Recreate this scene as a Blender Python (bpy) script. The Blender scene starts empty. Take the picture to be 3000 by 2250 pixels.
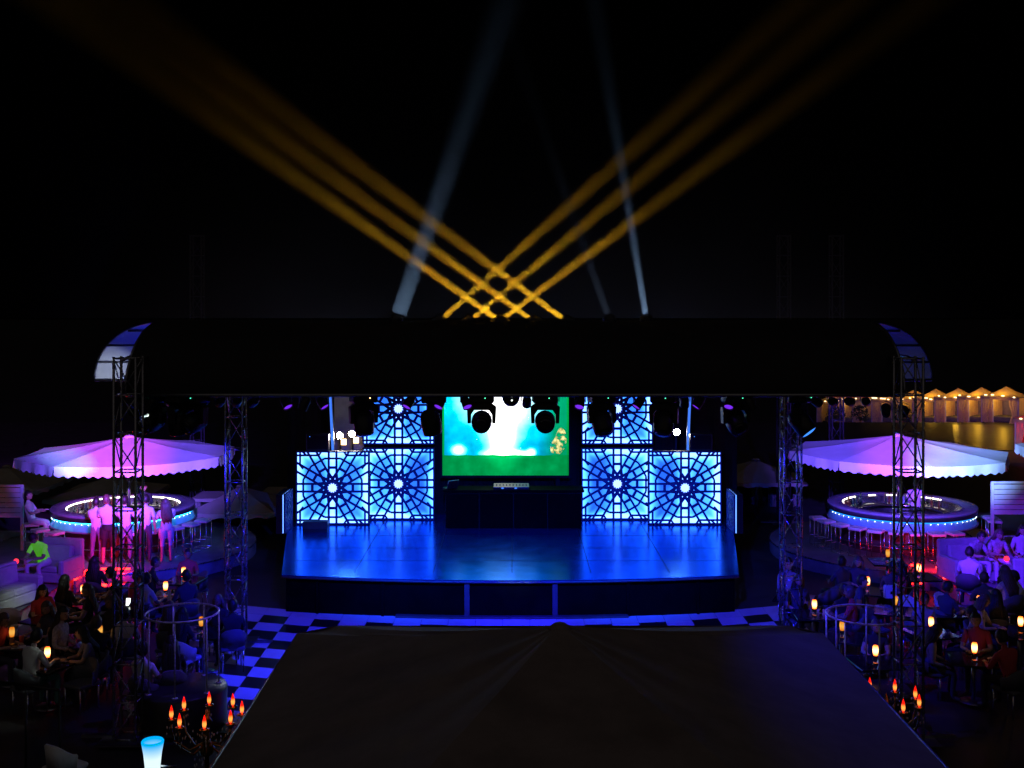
import bpy, bmesh, math, random
from mathutils import Vector, Matrix, Euler
random.seed(7)
R = math.radians
SC = bpy.context.scene
COL = SC.collection

# ------------------------------------------------------------------ camera, world, light, exposure
F, CX, HY, H = 3300.0, 1500.0, 890.0, 7.0      # focal length in photo pixels, horizon row, eye height


def at(px, py, Y):
    """photo pixel + distance in front of the camera -> point"""
    return Vector(((px - CX) / F * Y, Y, H - (py - HY) / F * Y))


def on(px, py, z=0.0):
    """photo pixel on a level surface of height z -> point"""
    return at(px, py, (H - z) * F / (py - HY))


cam = bpy.data.cameras.new('camera')
cam.sensor_width = 36
cam.lens = F / 3000 * 36
cam.shift_y = -(1125 - HY) / 3000
cam.clip_end = 2000
cam_o = bpy.data.objects.new('camera', cam)
cam_o.location = (0, 0, H)
cam_o.rotation_euler = (R(90), 0, 0)
COL.objects.link(cam_o)
SC.camera = cam_o

world = bpy.data.worlds.new('World')
SC.world = world
world.use_nodes = True
wn = world.node_tree.nodes
wl = world.node_tree.links
wbg = next(n for n in wn if n.type == 'BACKGROUND')
sky = wn.new('ShaderNodeTexSky')
sky.sky_type = 'NISHITA'
sky.sun_disc = False
sky.sun_elevation = R(-5)
sky.sun_rotation = R(180)
wl.new(sky.outputs[0], wbg.inputs[0])
wbg.inputs[1].default_value = 0.004

sun = bpy.data.lights.new('sun', 'SUN')
sun.energy = 0.07                      # night: only the dim warm glow of the hotel behind the viewer
sun.angle = R(110)
sun.color = (1.0, 0.84, 0.78)
sun_o = bpy.data.objects.new('sun', sun)
sun_o.rotation_euler = (R(40), 0, R(-8))
sun_o.location = (0, -20, 30)
COL.objects.link(sun_o)

SC.view_settings.view_transform = 'Standard'
SC.view_settings.look = 'None'
SC.view_settings.exposure = 0.0
SC.view_settings.gamma = 1.0
SC.cycles.use_denoising = True
SC.cycles.max_bounces = 5
SC.cycles.diffuse_bounces = 2
SC.cycles.glossy_bounces = 3
SC.cycles.transmission_bounces = 5
SC.cycles.volume_bounces = 0
SC.cycles.sample_clamp_indirect = 4.0
SC.cycles.caustics_reflective = False
SC.cycles.caustics_refractive = False

# ------------------------------------------------------------------ materials
M = {}


def mat(name, col, rough=0.6, metal=0.0, var=0.25, scale=6.0, bump=0.0, spec=0.5, wear=None, trans=0.0):
    m = bpy.data.materials.new(name)
    m.use_nodes = True
    nt = m.node_tree
    b = nt.nodes['Principled BSDF']
    b.inputs['Roughness'].default_value = rough
    b.inputs['Metallic'].default_value = metal
    b.inputs['Specular IOR Level'].default_value = spec
    if trans:
        b.inputs['Transmission Weight'].default_value = trans
    tc = nt.nodes.new('ShaderNodeTexCoord')
    nz = nt.nodes.new('ShaderNodeTexNoise')
    nz.inputs['Scale'].default_value = scale
    nz.inputs['Detail'].default_value = 5
    nz.inputs['Roughness'].default_value = 0.65
    nt.links.new(tc.outputs['Object'], nz.inputs['Vector'])
    cr = nt.nodes.new('ShaderNodeValToRGB')
    lo = [max(0, c * (1 - var)) for c in col]
    hi = [min(1, c * (1 + var)) for c in col]
    cr.color_ramp.elements[0].position = 0.3
    cr.color_ramp.elements[1].position = 0.7
    cr.color_ramp.elements[0].color = (*lo, 1)
    cr.color_ramp.elements[1].color = (*hi, 1)
    nt.links.new(nz.outputs['Fac'], cr.inputs['Fac'])
    nt.links.new(cr.outputs['Color'], b.inputs['Base Color'])
    rr = nt.nodes.new('ShaderNodeMapRange')
    rr.inputs['To Min'].default_value = max(0.02, rough * 0.75)
    rr.inputs['To Max'].default_value = min(1, rough * 1.25)
    nt.links.new(nz.outputs['Fac'], rr.inputs['Value'])
    nt.links.new(rr.outputs[0], b.inputs['Roughness'])
    if bump:
        bp = nt.nodes.new('ShaderNodeBump')
        bp.inputs['Strength'].default_value = bump
        bp.inputs['Distance'].default_value = 0.02
        nt.links.new(nz.outputs['Fac'], bp.inputs['Height'])
        nt.links.new(bp.outputs[0], b.inputs['Normal'])
    M[name] = m
    return m


def emis(name, col, strength):
    m = bpy.data.materials.new(name)
    m.use_nodes = True
    nt = m.node_tree
    nt.nodes.clear()
    out = nt.nodes.new('ShaderNodeOutputMaterial')
    e = nt.nodes.new('ShaderNodeEmission')
    e.inputs['Color'].default_value = (*col, 1)
    e.inputs['Strength'].default_value = strength
    nt.links.new(e.outputs[0], out.inputs['Surface'])
    M[name] = m
    return m


mat('paving', (0.028, 0.028, 0.03), 0.55, var=0.5, scale=2.5, bump=0.2)
mat('deck', (0.20, 0.20, 0.22), 0.45, var=0.35, scale=1.2, bump=0.1)
mat('tile_white', (0.72, 0.72, 0.74), 0.32, var=0.08, scale=3)
mat('tile_black', (0.012, 0.012, 0.013), 0.30, var=0.3, scale=3)
mat('stage_black', (0.012, 0.012, 0.013), 0.8, var=0.5, scale=4, bump=0.2, spec=0.12)
mat('stage_skirt', (0.0025, 0.0025, 0.003), 0.8, var=0.4, scale=3, spec=0.02)
mat('stage_trim', (0.06, 0.06, 0.065), 0.5, var=0.2)
mat('rail_steel', (0.66, 0.66, 0.70), 0.28, 0.35, var=0.1, scale=10)
mat('aluminium', (0.36, 0.37, 0.40), 0.28, 1.0, var=0.12, scale=14)
mat('dark_alu', (0.30, 0.31, 0.34), 0.33, 1.0, var=0.2, scale=14)
mat('chrome', (0.78, 0.78, 0.80), 0.26, 1.0, var=0.08, scale=10)
mat('roof_outer', (0.008, 0.008, 0.012), 0.75, var=0.4, scale=1.2, bump=0.15)
mat('roof_inner', (0.45, 0.46, 0.50), 0.5, var=0.2, scale=1.5, bump=0.3)
mat('fixture', (0.012, 0.012, 0.014), 0.4, var=0.3, scale=9)
mat('lens', (0.02, 0.02, 0.03), 0.06, var=0.1)
mat('fret', (0.012, 0.016, 0.10), 0.5, var=0.15)
_nt = M['fret'].node_tree                       # blue bloom of the light sheet put into the bars' colour and translucence
_tr = _nt.nodes.new('ShaderNodeBsdfTranslucent')
_tr.inputs['Color'].default_value = (0.0, 0.003, 0.10, 1)
_mx = _nt.nodes.new('ShaderNodeAddShader')
_nt.links.new(_nt.nodes['Principled BSDF'].outputs[0], _mx.inputs[0])
_nt.links.new(_tr.outputs[0], _mx.inputs[1])
_nt.links.new(_mx.outputs[0], _nt.nodes['Material Output'].inputs['Surface'])
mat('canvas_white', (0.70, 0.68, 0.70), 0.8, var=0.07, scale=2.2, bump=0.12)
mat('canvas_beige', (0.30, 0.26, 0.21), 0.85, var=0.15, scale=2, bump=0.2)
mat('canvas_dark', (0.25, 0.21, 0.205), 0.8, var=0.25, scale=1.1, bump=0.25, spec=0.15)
mat('counter', (0.22, 0.20, 0.24), 0.22, var=0.2, scale=5)
mat('bar_black', (0.03, 0.025, 0.03), 0.35, var=0.3)
mat('bar_front', (0.10, 0.03, 0.035), 0.4, var=0.3)
mat('steel', (0.5, 0.5, 0.53), 0.25, 1.0, var=0.2)
mat('white_paint', (0.68, 0.68, 0.70), 0.5, var=0.1)
mat('seat_white', (0.66, 0.65, 0.66), 0.65, var=0.1, bump=0.1)
mat('sofa_fabric', (0.36, 0.36, 0.38), 0.85, var=0.12, scale=5, bump=0.2)
mat('sofa_grey', (0.10, 0.10, 0.12), 0.85, var=0.15, scale=5, bump=0.2)
mat('table_black', (0.010, 0.010, 0.012), 0.10, var=0.3)
mat('dark_wood', (0.035, 0.022, 0.018), 0.45, var=0.4, scale=8)
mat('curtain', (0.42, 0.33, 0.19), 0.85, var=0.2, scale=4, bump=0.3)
_nt = M['curtain'].node_tree                    # thin canvas lets the lamp inside shine through
_tr = _nt.nodes.new('ShaderNodeBsdfTranslucent')
_tr.inputs['Color'].default_value = (0.30, 0.22, 0.10, 1)
_mx = _nt.nodes.new('ShaderNodeAddShader')
_nt.links.new(_nt.nodes['Principled BSDF'].outputs[0], _mx.inputs[0])
_nt.links.new(_tr.outputs[0], _mx.inputs[1])
_nt.links.new(_mx.outputs[0], _nt.nodes['Material Output'].inputs['Surface'])
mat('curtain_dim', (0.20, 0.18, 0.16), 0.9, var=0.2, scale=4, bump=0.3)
mat('glass', (0.9, 0.92, 0.95), 0.03, var=0.02, trans=1.0)
mat('bottle_green', (0.06, 0.20, 0.10), 0.06, var=0.2, trans=0.7)
mat('bottle_amber', (0.35, 0.16, 0.04), 0.06, var=0.2, trans=0.7)
mat('drink_red', (0.55, 0.06, 0.03), 0.08, var=0.1)
mat('paper', (0.72, 0.72, 0.74), 0.6, var=0.05)
mat('gold', (0.45, 0.30, 0.12), 0.25, 1.0, var=0.2)
mat('crystal', (0.85, 0.88, 0.95), 0.02, 0.3, var=0.05, spec=1.0)
mat('bush', (0.05, 0.09, 0.03), 0.7, var=0.5, scale=9)
mat('grey_wall', (0.30, 0.30, 0.31), 0.8, var=0.15)
# people
mat('skin', (0.42, 0.27, 0.20), 0.55, var=0.1)
mat('skin_dark', (0.22, 0.13, 0.09), 0.55, var=0.1)
mat('hair_dark', (0.015, 0.011, 0.010), 0.5, var=0.4, scale=30, bump=0.4)
mat('hair_brown', (0.10, 0.06, 0.05), 0.5, var=0.4, scale=30, bump=0.4)
mat('cloth_white', (0.66, 0.65, 0.68), 0.85, var=0.1, bump=0.2)
mat('cloth_pale', (0.50, 0.46, 0.52), 0.85, var=0.1, bump=0.2)
mat('cloth_pattern', (0.45, 0.40, 0.46), 0.85, var=0.5, scale=22, bump=0.2)
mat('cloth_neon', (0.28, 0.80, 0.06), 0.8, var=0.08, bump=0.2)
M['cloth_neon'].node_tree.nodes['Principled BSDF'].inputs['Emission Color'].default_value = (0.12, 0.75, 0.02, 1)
M['cloth_neon'].node_tree.nodes['Principled BSDF'].inputs['Emission Strength'].default_value = 0.32   # fluorescence put in as a glow of the cloth itself, to brighten it
mat('cloth_red', (0.50, 0.05, 0.06), 0.85, var=0.15, bump=0.2)
mat('cloth_black', (0.02, 0.02, 0.024), 0.85, var=0.3, bump=0.2)
mat('cloth_navy', (0.05, 0.05, 0.09), 0.85, var=0.2, bump=0.2)
mat('cloth_jeans', (0.20, 0.20, 0.30), 0.85, var=0.2, bump=0.2)
mat('cloth_teal', (0.12, 0.30, 0.28), 0.85, var=0.2, bump=0.2)
mat('shoe', (0.10, 0.10, 0.11), 0.5, var=0.3)
mat('shoe_white', (0.6, 0.6, 0.6), 0.5, var=0.1)
mat('eye', (0.02, 0.015, 0.012), 0.2, var=0.1)
mat('lip', (0.35, 0.14, 0.12), 0.5, var=0.1)

emis('star_hub', (0.16, 0.28, 1.0), 4.5)
emis('led_white', (1.0, 0.90, 0.78), 7.0)
emis('led_cyan', (0.02, 0.45, 1.0), 9.0)
emis('led_cyan_low', (0.01, 0.25, 1.0), 2.0)
emis('led_dot', (0.7, 0.9, 1.0), 9.0)
emis('led_red', (1.0, 0.03, 0.02), 16.0)
emis('led_red_core', (1.0, 0.008, 0.006), 26.0)
emis('lamp_purple', (0.22, 0.03, 1.0), 0.9)
emis('lamp_white', (1.0, 0.95, 0.86), 160.0)
emis('lamp_warm', (1.0, 0.62, 0.25), 6.0)
emis('lamp_amber', (1.0, 0.42, 0.02), 3.0)
emis('string_bulb', (1.0, 0.72, 0.32), 6.0)
emis('strip_blue', (0.06, 0.22, 1.0), 1.1)
emis('led_green', (0.1, 1.0, 0.5), 2.0)
emis('phone_screen', (0.9, 1.0, 0.9), 2.5)
emis('red_glow', (1.0, 0.02, 0.05), 3.0)
emis('indicator', (0.05, 0.25, 1.0), 1.6)


def node_mat(name):
    m = bpy.data.materials.new(name)
    m.use_nodes = True
    nt = m.node_tree
    nt.nodes.clear()
    out = nt.nodes.new('ShaderNodeOutputMaterial')
    M[name] = m
    return m, nt, out


def nmath(nt, op, a, b=None, c=None):
    n = nt.nodes.new('ShaderNodeMath')
    n.operation = op
    for i, v in enumerate((a, b, c)):
        if v is None:
            continue
        if isinstance(v, (int, float)):
            n.inputs[i].default_value = v
        else:
            nt.links.new(v, n.inputs[i])
    return n.outputs[0]


def ramp(nt, fac, stops, interp='LINEAR'):
    n = nt.nodes.new('ShaderNodeValToRGB')
    n.color_ramp.interpolation = interp
    els = n.color_ramp.elements
    while len(els) < len(stops):
        els.new(0.5)
    for e, (p, c) in zip(els, stops):
        e.position = p
        e.color = (*c, 1)
    nt.links.new(fac, n.inputs['Fac'])
    return n.outputs['Color']


def mixc(nt, fac, a, b, mode='MIX'):
    n = nt.nodes.new('ShaderNodeMix')
    n.data_type = 'RGBA'
    n.blend_type = mode
    for key, v in ((0, fac), (6, a), (7, b)):
        if isinstance(v, (int, float)):
            n.inputs[key].default_value = v
        elif isinstance(v, tuple):
            n.inputs[key].default_value = (*v, 1)
        else:
            nt.links.new(v, n.inputs[key])
    return n.outputs[2]


# LED light box behind the fretwork: LED columns, brightest in the middle column and along the edges
def led_panel_mat(name, gain, left_cool):
    m, nt, out = node_mat(name)
    tc = nt.nodes.new('ShaderNodeTexCoord')
    sp = nt.nodes.new('ShaderNodeSeparateXYZ')
    nt.links.new(tc.outputs['Object'], sp.inputs[0])
    x, z = sp.outputs[0], sp.outputs[2]
    ax = nmath(nt, 'ABSOLUTE', x)
    az = nmath(nt, 'ABSOLUTE', z)
    mid = nmath(nt, 'POWER', 2.718, nmath(nt, 'MULTIPLY', nmath(nt, 'POWER', nmath(nt, 'DIVIDE', ax, 0.17), 2.0), -1.0))
    edge = nt.nodes.new('ShaderNodeMapRange')
    edge.inputs['From Min'].default_value = 0.62
    edge.inputs['From Max'].default_value = 0.97
    edge.interpolation_type = 'SMOOTHSTEP'
    nt.links.new(nmath(nt, 'MAXIMUM', ax, nmath(nt, 'MULTIPLY', az, 0.97)), edge.inputs['Value'])
    core = nmath(nt, 'POWER', 2.718, nmath(nt, 'MULTIPLY', nmath(nt, 'ADD', nmath(nt, 'POWER', nmath(nt, 'DIVIDE', ax, 0.2), 2.0), nmath(nt, 'POWER', nmath(nt, 'DIVIDE', az, 0.2), 2.0)), -1.0))
    nz = nt.nodes.new('ShaderNodeTexNoise')
    nz.inputs['Scale'].default_value = 1.6
    nz.inputs['Detail'].default_value = 1
    nt.links.new(tc.outputs['Object'], nz.inputs['Vector'])
    tilt = nmath(nt, 'MULTIPLY', nmath(nt, 'MULTIPLY', x, left_cool), 0.18)
    v = nmath(nt, 'ADD', nmath(nt, 'MULTIPLY', mid, 0.42), nmath(nt, 'MULTIPLY', edge.outputs[0], 0.50))
    v = nmath(nt, 'ADD', v, nmath(nt, 'MULTIPLY', core, 0.5))
    v = nmath(nt, 'ADD', v, nmath(nt, 'MULTIPLY', nmath(nt, 'SUBTRACT', nz.outputs['Fac'], 0.5), 0.5))
    v = nmath(nt, 'ADD', v, nmath(nt, 'ADD', tilt, 0.12))
    col = ramp(nt, v, [(0.0, (0.018, 0.13, 1.0)), (0.18, (0.026, 0.19, 1.0)), (0.36, (0.045, 0.25, 1.0)), (0.58, (0.125, 0.29, 1.0))])
    st = nt.nodes.new('ShaderNodeMapRange')
    st.inputs['From Max'].default_value = 0.58
    st.inputs['To Min'].default_value = 1.3 * gain
    st.inputs['To Max'].default_value = 5.4 * gain
    nt.links.new(v, st.inputs['Value'])
    e = nt.nodes.new('ShaderNodeEmission')
    nt.links.new(col, e.inputs['Color'])
    nt.links.new(st.outputs[0], e.inputs['Strength'])
    nt.links.new(e.outputs[0], out.inputs['Surface'])
    return m


led_panel_mat('led_panel', 1.0, 0.0)
led_panel_mat('led_panel_left', 1.0, -1.0)
led_panel_mat('led_panel_right', 1.0, 1.0)


# projected picture on the screen: white burst over cyan, green field below, gold dancer at the right
def screen_mat():
    m, nt, out = node_mat('screen_picture')
    tc = nt.nodes.new('ShaderNodeTexCoord')
    sp = nt.nodes.new('ShaderNodeSeparateXYZ')
    nt.links.new(tc.outputs['Object'], sp.inputs[0])
    x, z = sp.outputs[0], sp.outputs[2]       # x -1.81..1.81, z 0..2.6 (screen bottom at 0)

    def bump(cx, cz, sx, sz):
        a = nmath(nt, 'POWER', nmath(nt, 'DIVIDE', nmath(nt, 'SUBTRACT', x, cx), sx), 2.0)
        b = nmath(nt, 'POWER', nmath(nt, 'DIVIDE', nmath(nt, 'SUBTRACT', z, cz), sz), 2.0)
        return nmath(nt, 'POWER', 2.718, nmath(nt, 'MULTIPLY', nmath(nt, 'ADD', a, b), -1.0))
    nz = nt.nodes.new('ShaderNodeTexNoise')
    nz.inputs['Scale'].default_value = 2.4
    nz.inputs['Detail'].default_value = 4
    nt.links.new(tc.outputs['Object'], nz.inputs['Vector'])
    w = nmath(nt, 'ADD', bump(-0.1, 2.2, 1.4, 0.95), bump(-0.12, 1.0, 0.42, 0.9))
    w = nmath(nt, 'ADD', w, bump(-1.35, 0.72, 0.22, 0.16))
    w = nmath(nt, 'ADD', w, bump(0.74, 0.66, 0.14, 0.12))
    w = nmath(nt, 'ADD', w, bump(0.35, 0.62, 0.30, 0.08))
    w = nmath(nt, 'ADD', w, bump(-0.1, 0.62, 0.55, 0.10))
    w = nmath(nt, 'ADD', w, nmath(nt, 'MULTIPLY', nmath(nt, 'SUBTRACT', nz.outputs['Fac'], 0.5), 0.5))
    base = ramp(nt, w, [(0.0, (0.0, 0.33, 0.62)), (0.3, (0.0, 0.62, 0.95)), (0.62, (0.35, 0.9, 1.0)), (0.9, (1, 1, 1))])
    # the picture gives way to green towards the right edge and below a ragged line
    rg = nt.nodes.new('ShaderNodeMapRange')
    rg.inputs['From Min'].default_value = 0.95
    rg.inputs['From Max'].default_value = 1.40
    nt.links.new(x, rg.inputs['Value'])
    base = mixc(nt, rg.outputs[0], base, (0.0, 0.30, 0.13))
    star = nt.nodes.new('ShaderNodeTexVoronoi')
    star.inputs['Scale'].default_value = 5.0
    nt.links.new(tc.outputs['Object'], star.inputs['Vector'])
    pt = nmath(nt, 'LESS_THAN', star.outputs['Distance'], 0.055)
    base = mixc(nt, nmath(nt, 'MULTIPLY', pt, nmath(nt, 'LESS_THAN', x, 0.7)), base, (1, 1, 1))
    wv = nt.nodes.new('ShaderNodeTexNoise')
    wv.inputs['Scale'].default_value = 7.5
    wv.inputs['Detail'].default_value = 6
    nt.links.new(tc.outputs['Object'], wv.inputs['Vector'])
    gold = nmath(nt, 'MULTIPLY', nmath(nt, 'ADD', bump(1.60, 1.05, 0.16, 0.34), bump(1.42, 0.78, 0.14, 0.22)), nmath(nt, 'GREATER_THAN', wv.outputs['Fac'], 0.47))
    gold = nmath(nt, 'GREATER_THAN', gold, 0.42)
    goldc = ramp(nt, wv.outputs['Fac'], [(0.45, (0.25, 0.22, 0.03)), (0.62, (0.9, 0.85, 0.35))])
    base = mixc(nt, gold, base, goldc)
    line = nmath(nt, 'LESS_THAN', z, nmath(nt, 'ADD', 0.585, nmath(nt, 'MULTIPLY', nmath(nt, 'SUBTRACT', nz.outputs['Fac'], 0.5), 0.10)))
    green = ramp(nt, nz.outputs['Fac'], [(0.3, (0.0, 0.30, 0.06)), (0.7, (0.0, 0.40, 0.10))])
    base = mixc(nt, line, base, green)
    side = nmath(nt, 'GREATER_THAN', nmath(nt, 'ABSOLUTE', x), 1.755)
    base = mixc(nt, side, base, (0.0, 0.32, 0.06))
    e = nt.nodes.new('ShaderNodeEmission')
    nt.links.new(base, e.inputs['Color'])
    st = nmath(nt, 'ADD', 1.1, nmath(nt, 'MULTIPLY', nmath(nt, 'MINIMUM', nmath(nt, 'MAXIMUM', w, 0.0), 1.0), 1.6))
    st = nmath(nt, 'MULTIPLY', st, nmath(nt, 'SUBTRACT', 1.0, nmath(nt, 'MULTIPLY', line, 0.25)))
    nt.links.new(st, e.inputs['Strength'])
    nt.links.new(e.outputs[0], out.inputs['Surface'])


screen_mat()


# candle lamp glass: glows white at the flame, orange towards rim
def candle_mat(name, rim, core, s, h):
    m, nt, out = node_mat(name)
    tc = nt.nodes.new('ShaderNodeTexCoord')
    sp = nt.nodes.new('ShaderNodeSeparateXYZ')
    nt.links.new(tc.outputs['Object'], sp.inputs[0])
    lw = nt.nodes.new('ShaderNodeMapRange')
    lw.inputs['From Min'].default_value = 0.0
    lw.inputs['From Max'].default_value = h
    nt.links.new(sp.outputs[2], lw.inputs['Value'])
    col = ramp(nt, lw.outputs[0], [(0.05, rim), (0.38, core), (0.62, core), (0.95, rim)])
    e = nt.nodes.new('ShaderNodeEmission')
    nt.links.new(col, e.inputs['Color'])
    e.inputs['Strength'].default_value = s
    nt.links.new(e.outputs[0], out.inputs['Surface'])


candle_mat('candle_glass', (1.0, 0.14, 0.012), (1.0, 0.58, 0.22), 4.2, 0.18)
candle_mat('candle_glass_dim', (0.8, 0.20, 0.01), (1.0, 0.48, 0.08), 0.9, 0.18)
candle_mat('flame_bulb', (1.0, 0.008, 0.003), (1.0, 0.30, 0.05), 1.7, 0.10)
candle_mat('led_bucket', (0.0, 0.42, 1.0), (0.75, 0.95, 1.0), 1.1, 0.62)


def smoke_mat():
    m, nt, out = node_mat('stage_smoke')
    pv = nt.nodes.new('ShaderNodeVolumePrincipled')
    pv.inputs['Color'].default_value = (0.9, 0.9, 0.9, 1)
    tc = nt.nodes.new('ShaderNodeTexCoord')
    sp = nt.nodes.new('ShaderNodeSeparateXYZ')
    nt.links.new(tc.outputs['Object'], sp.inputs[0])
    nz = nt.nodes.new('ShaderNodeTexNoise')
    nz.inputs['Scale'].default_value = 0.35
    nz.inputs['Detail'].default_value = 3
    nt.links.new(tc.outputs['Object'], nz.inputs['Vector'])
    h = nmath(nt, 'POWER', 2.718, nmath(nt, 'MULTIPLY', nmath(nt, 'SUBTRACT', sp.outputs[2], 6.7), -0.78))
    h = nmath(nt, 'MULTIPLY', h, nmath(nt, 'POWER', 2.718, nmath(nt, 'MULTIPLY', nmath(nt, 'POWER', nmath(nt, 'DIVIDE', sp.outputs[0], 7.5), 4.0), -1.0)))
    d = nmath(nt, 'MULTIPLY', nmath(nt, 'ADD', nmath(nt, 'MULTIPLY', h, 0.17), 0.0042), nmath(nt, 'ADD', 0.25, nmath(nt, 'MULTIPLY', nz.outputs['Fac'], 1.5)))
    nt.links.new(d, pv.inputs['Density'])
    m.cycles.volume_sampling = 'EQUIANGULAR'
    pv.inputs['Anisotropy'].default_value = 0.0
    nt.links.new(pv.outputs[0], out.inputs['Volume'])


smoke_mat()


# glossy stage deck with panel joints and scuffs
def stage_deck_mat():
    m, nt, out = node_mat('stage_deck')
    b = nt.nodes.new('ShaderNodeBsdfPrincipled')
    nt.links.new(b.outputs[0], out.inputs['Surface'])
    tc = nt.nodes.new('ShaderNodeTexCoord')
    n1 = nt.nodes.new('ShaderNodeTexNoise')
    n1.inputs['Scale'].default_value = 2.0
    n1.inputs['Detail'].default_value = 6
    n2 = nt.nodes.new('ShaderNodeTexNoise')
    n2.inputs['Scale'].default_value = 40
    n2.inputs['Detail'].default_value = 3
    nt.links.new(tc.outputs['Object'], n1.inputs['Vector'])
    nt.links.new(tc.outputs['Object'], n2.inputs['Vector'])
    c = ramp(nt, n1.outputs['Fac'], [(0.3, (0.010, 0.12, 0.46)), (0.75, (0.018, 0.19, 0.66))])  # blue light falling on the deck, put into its base colour
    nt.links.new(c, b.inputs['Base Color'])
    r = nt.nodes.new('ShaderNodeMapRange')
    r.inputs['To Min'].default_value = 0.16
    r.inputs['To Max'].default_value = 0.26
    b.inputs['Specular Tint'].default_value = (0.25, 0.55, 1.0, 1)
    b.inputs['Metallic'].default_value = 0.85           # metallic, to tint every reflection with the stage light's blue
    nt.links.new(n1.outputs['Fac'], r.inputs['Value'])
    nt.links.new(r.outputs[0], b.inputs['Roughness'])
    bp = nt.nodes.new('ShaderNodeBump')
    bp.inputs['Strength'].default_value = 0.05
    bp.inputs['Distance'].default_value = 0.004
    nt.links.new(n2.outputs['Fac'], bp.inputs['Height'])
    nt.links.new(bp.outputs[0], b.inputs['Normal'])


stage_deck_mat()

# ------------------------------------------------------------------ mesh helpers


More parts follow.
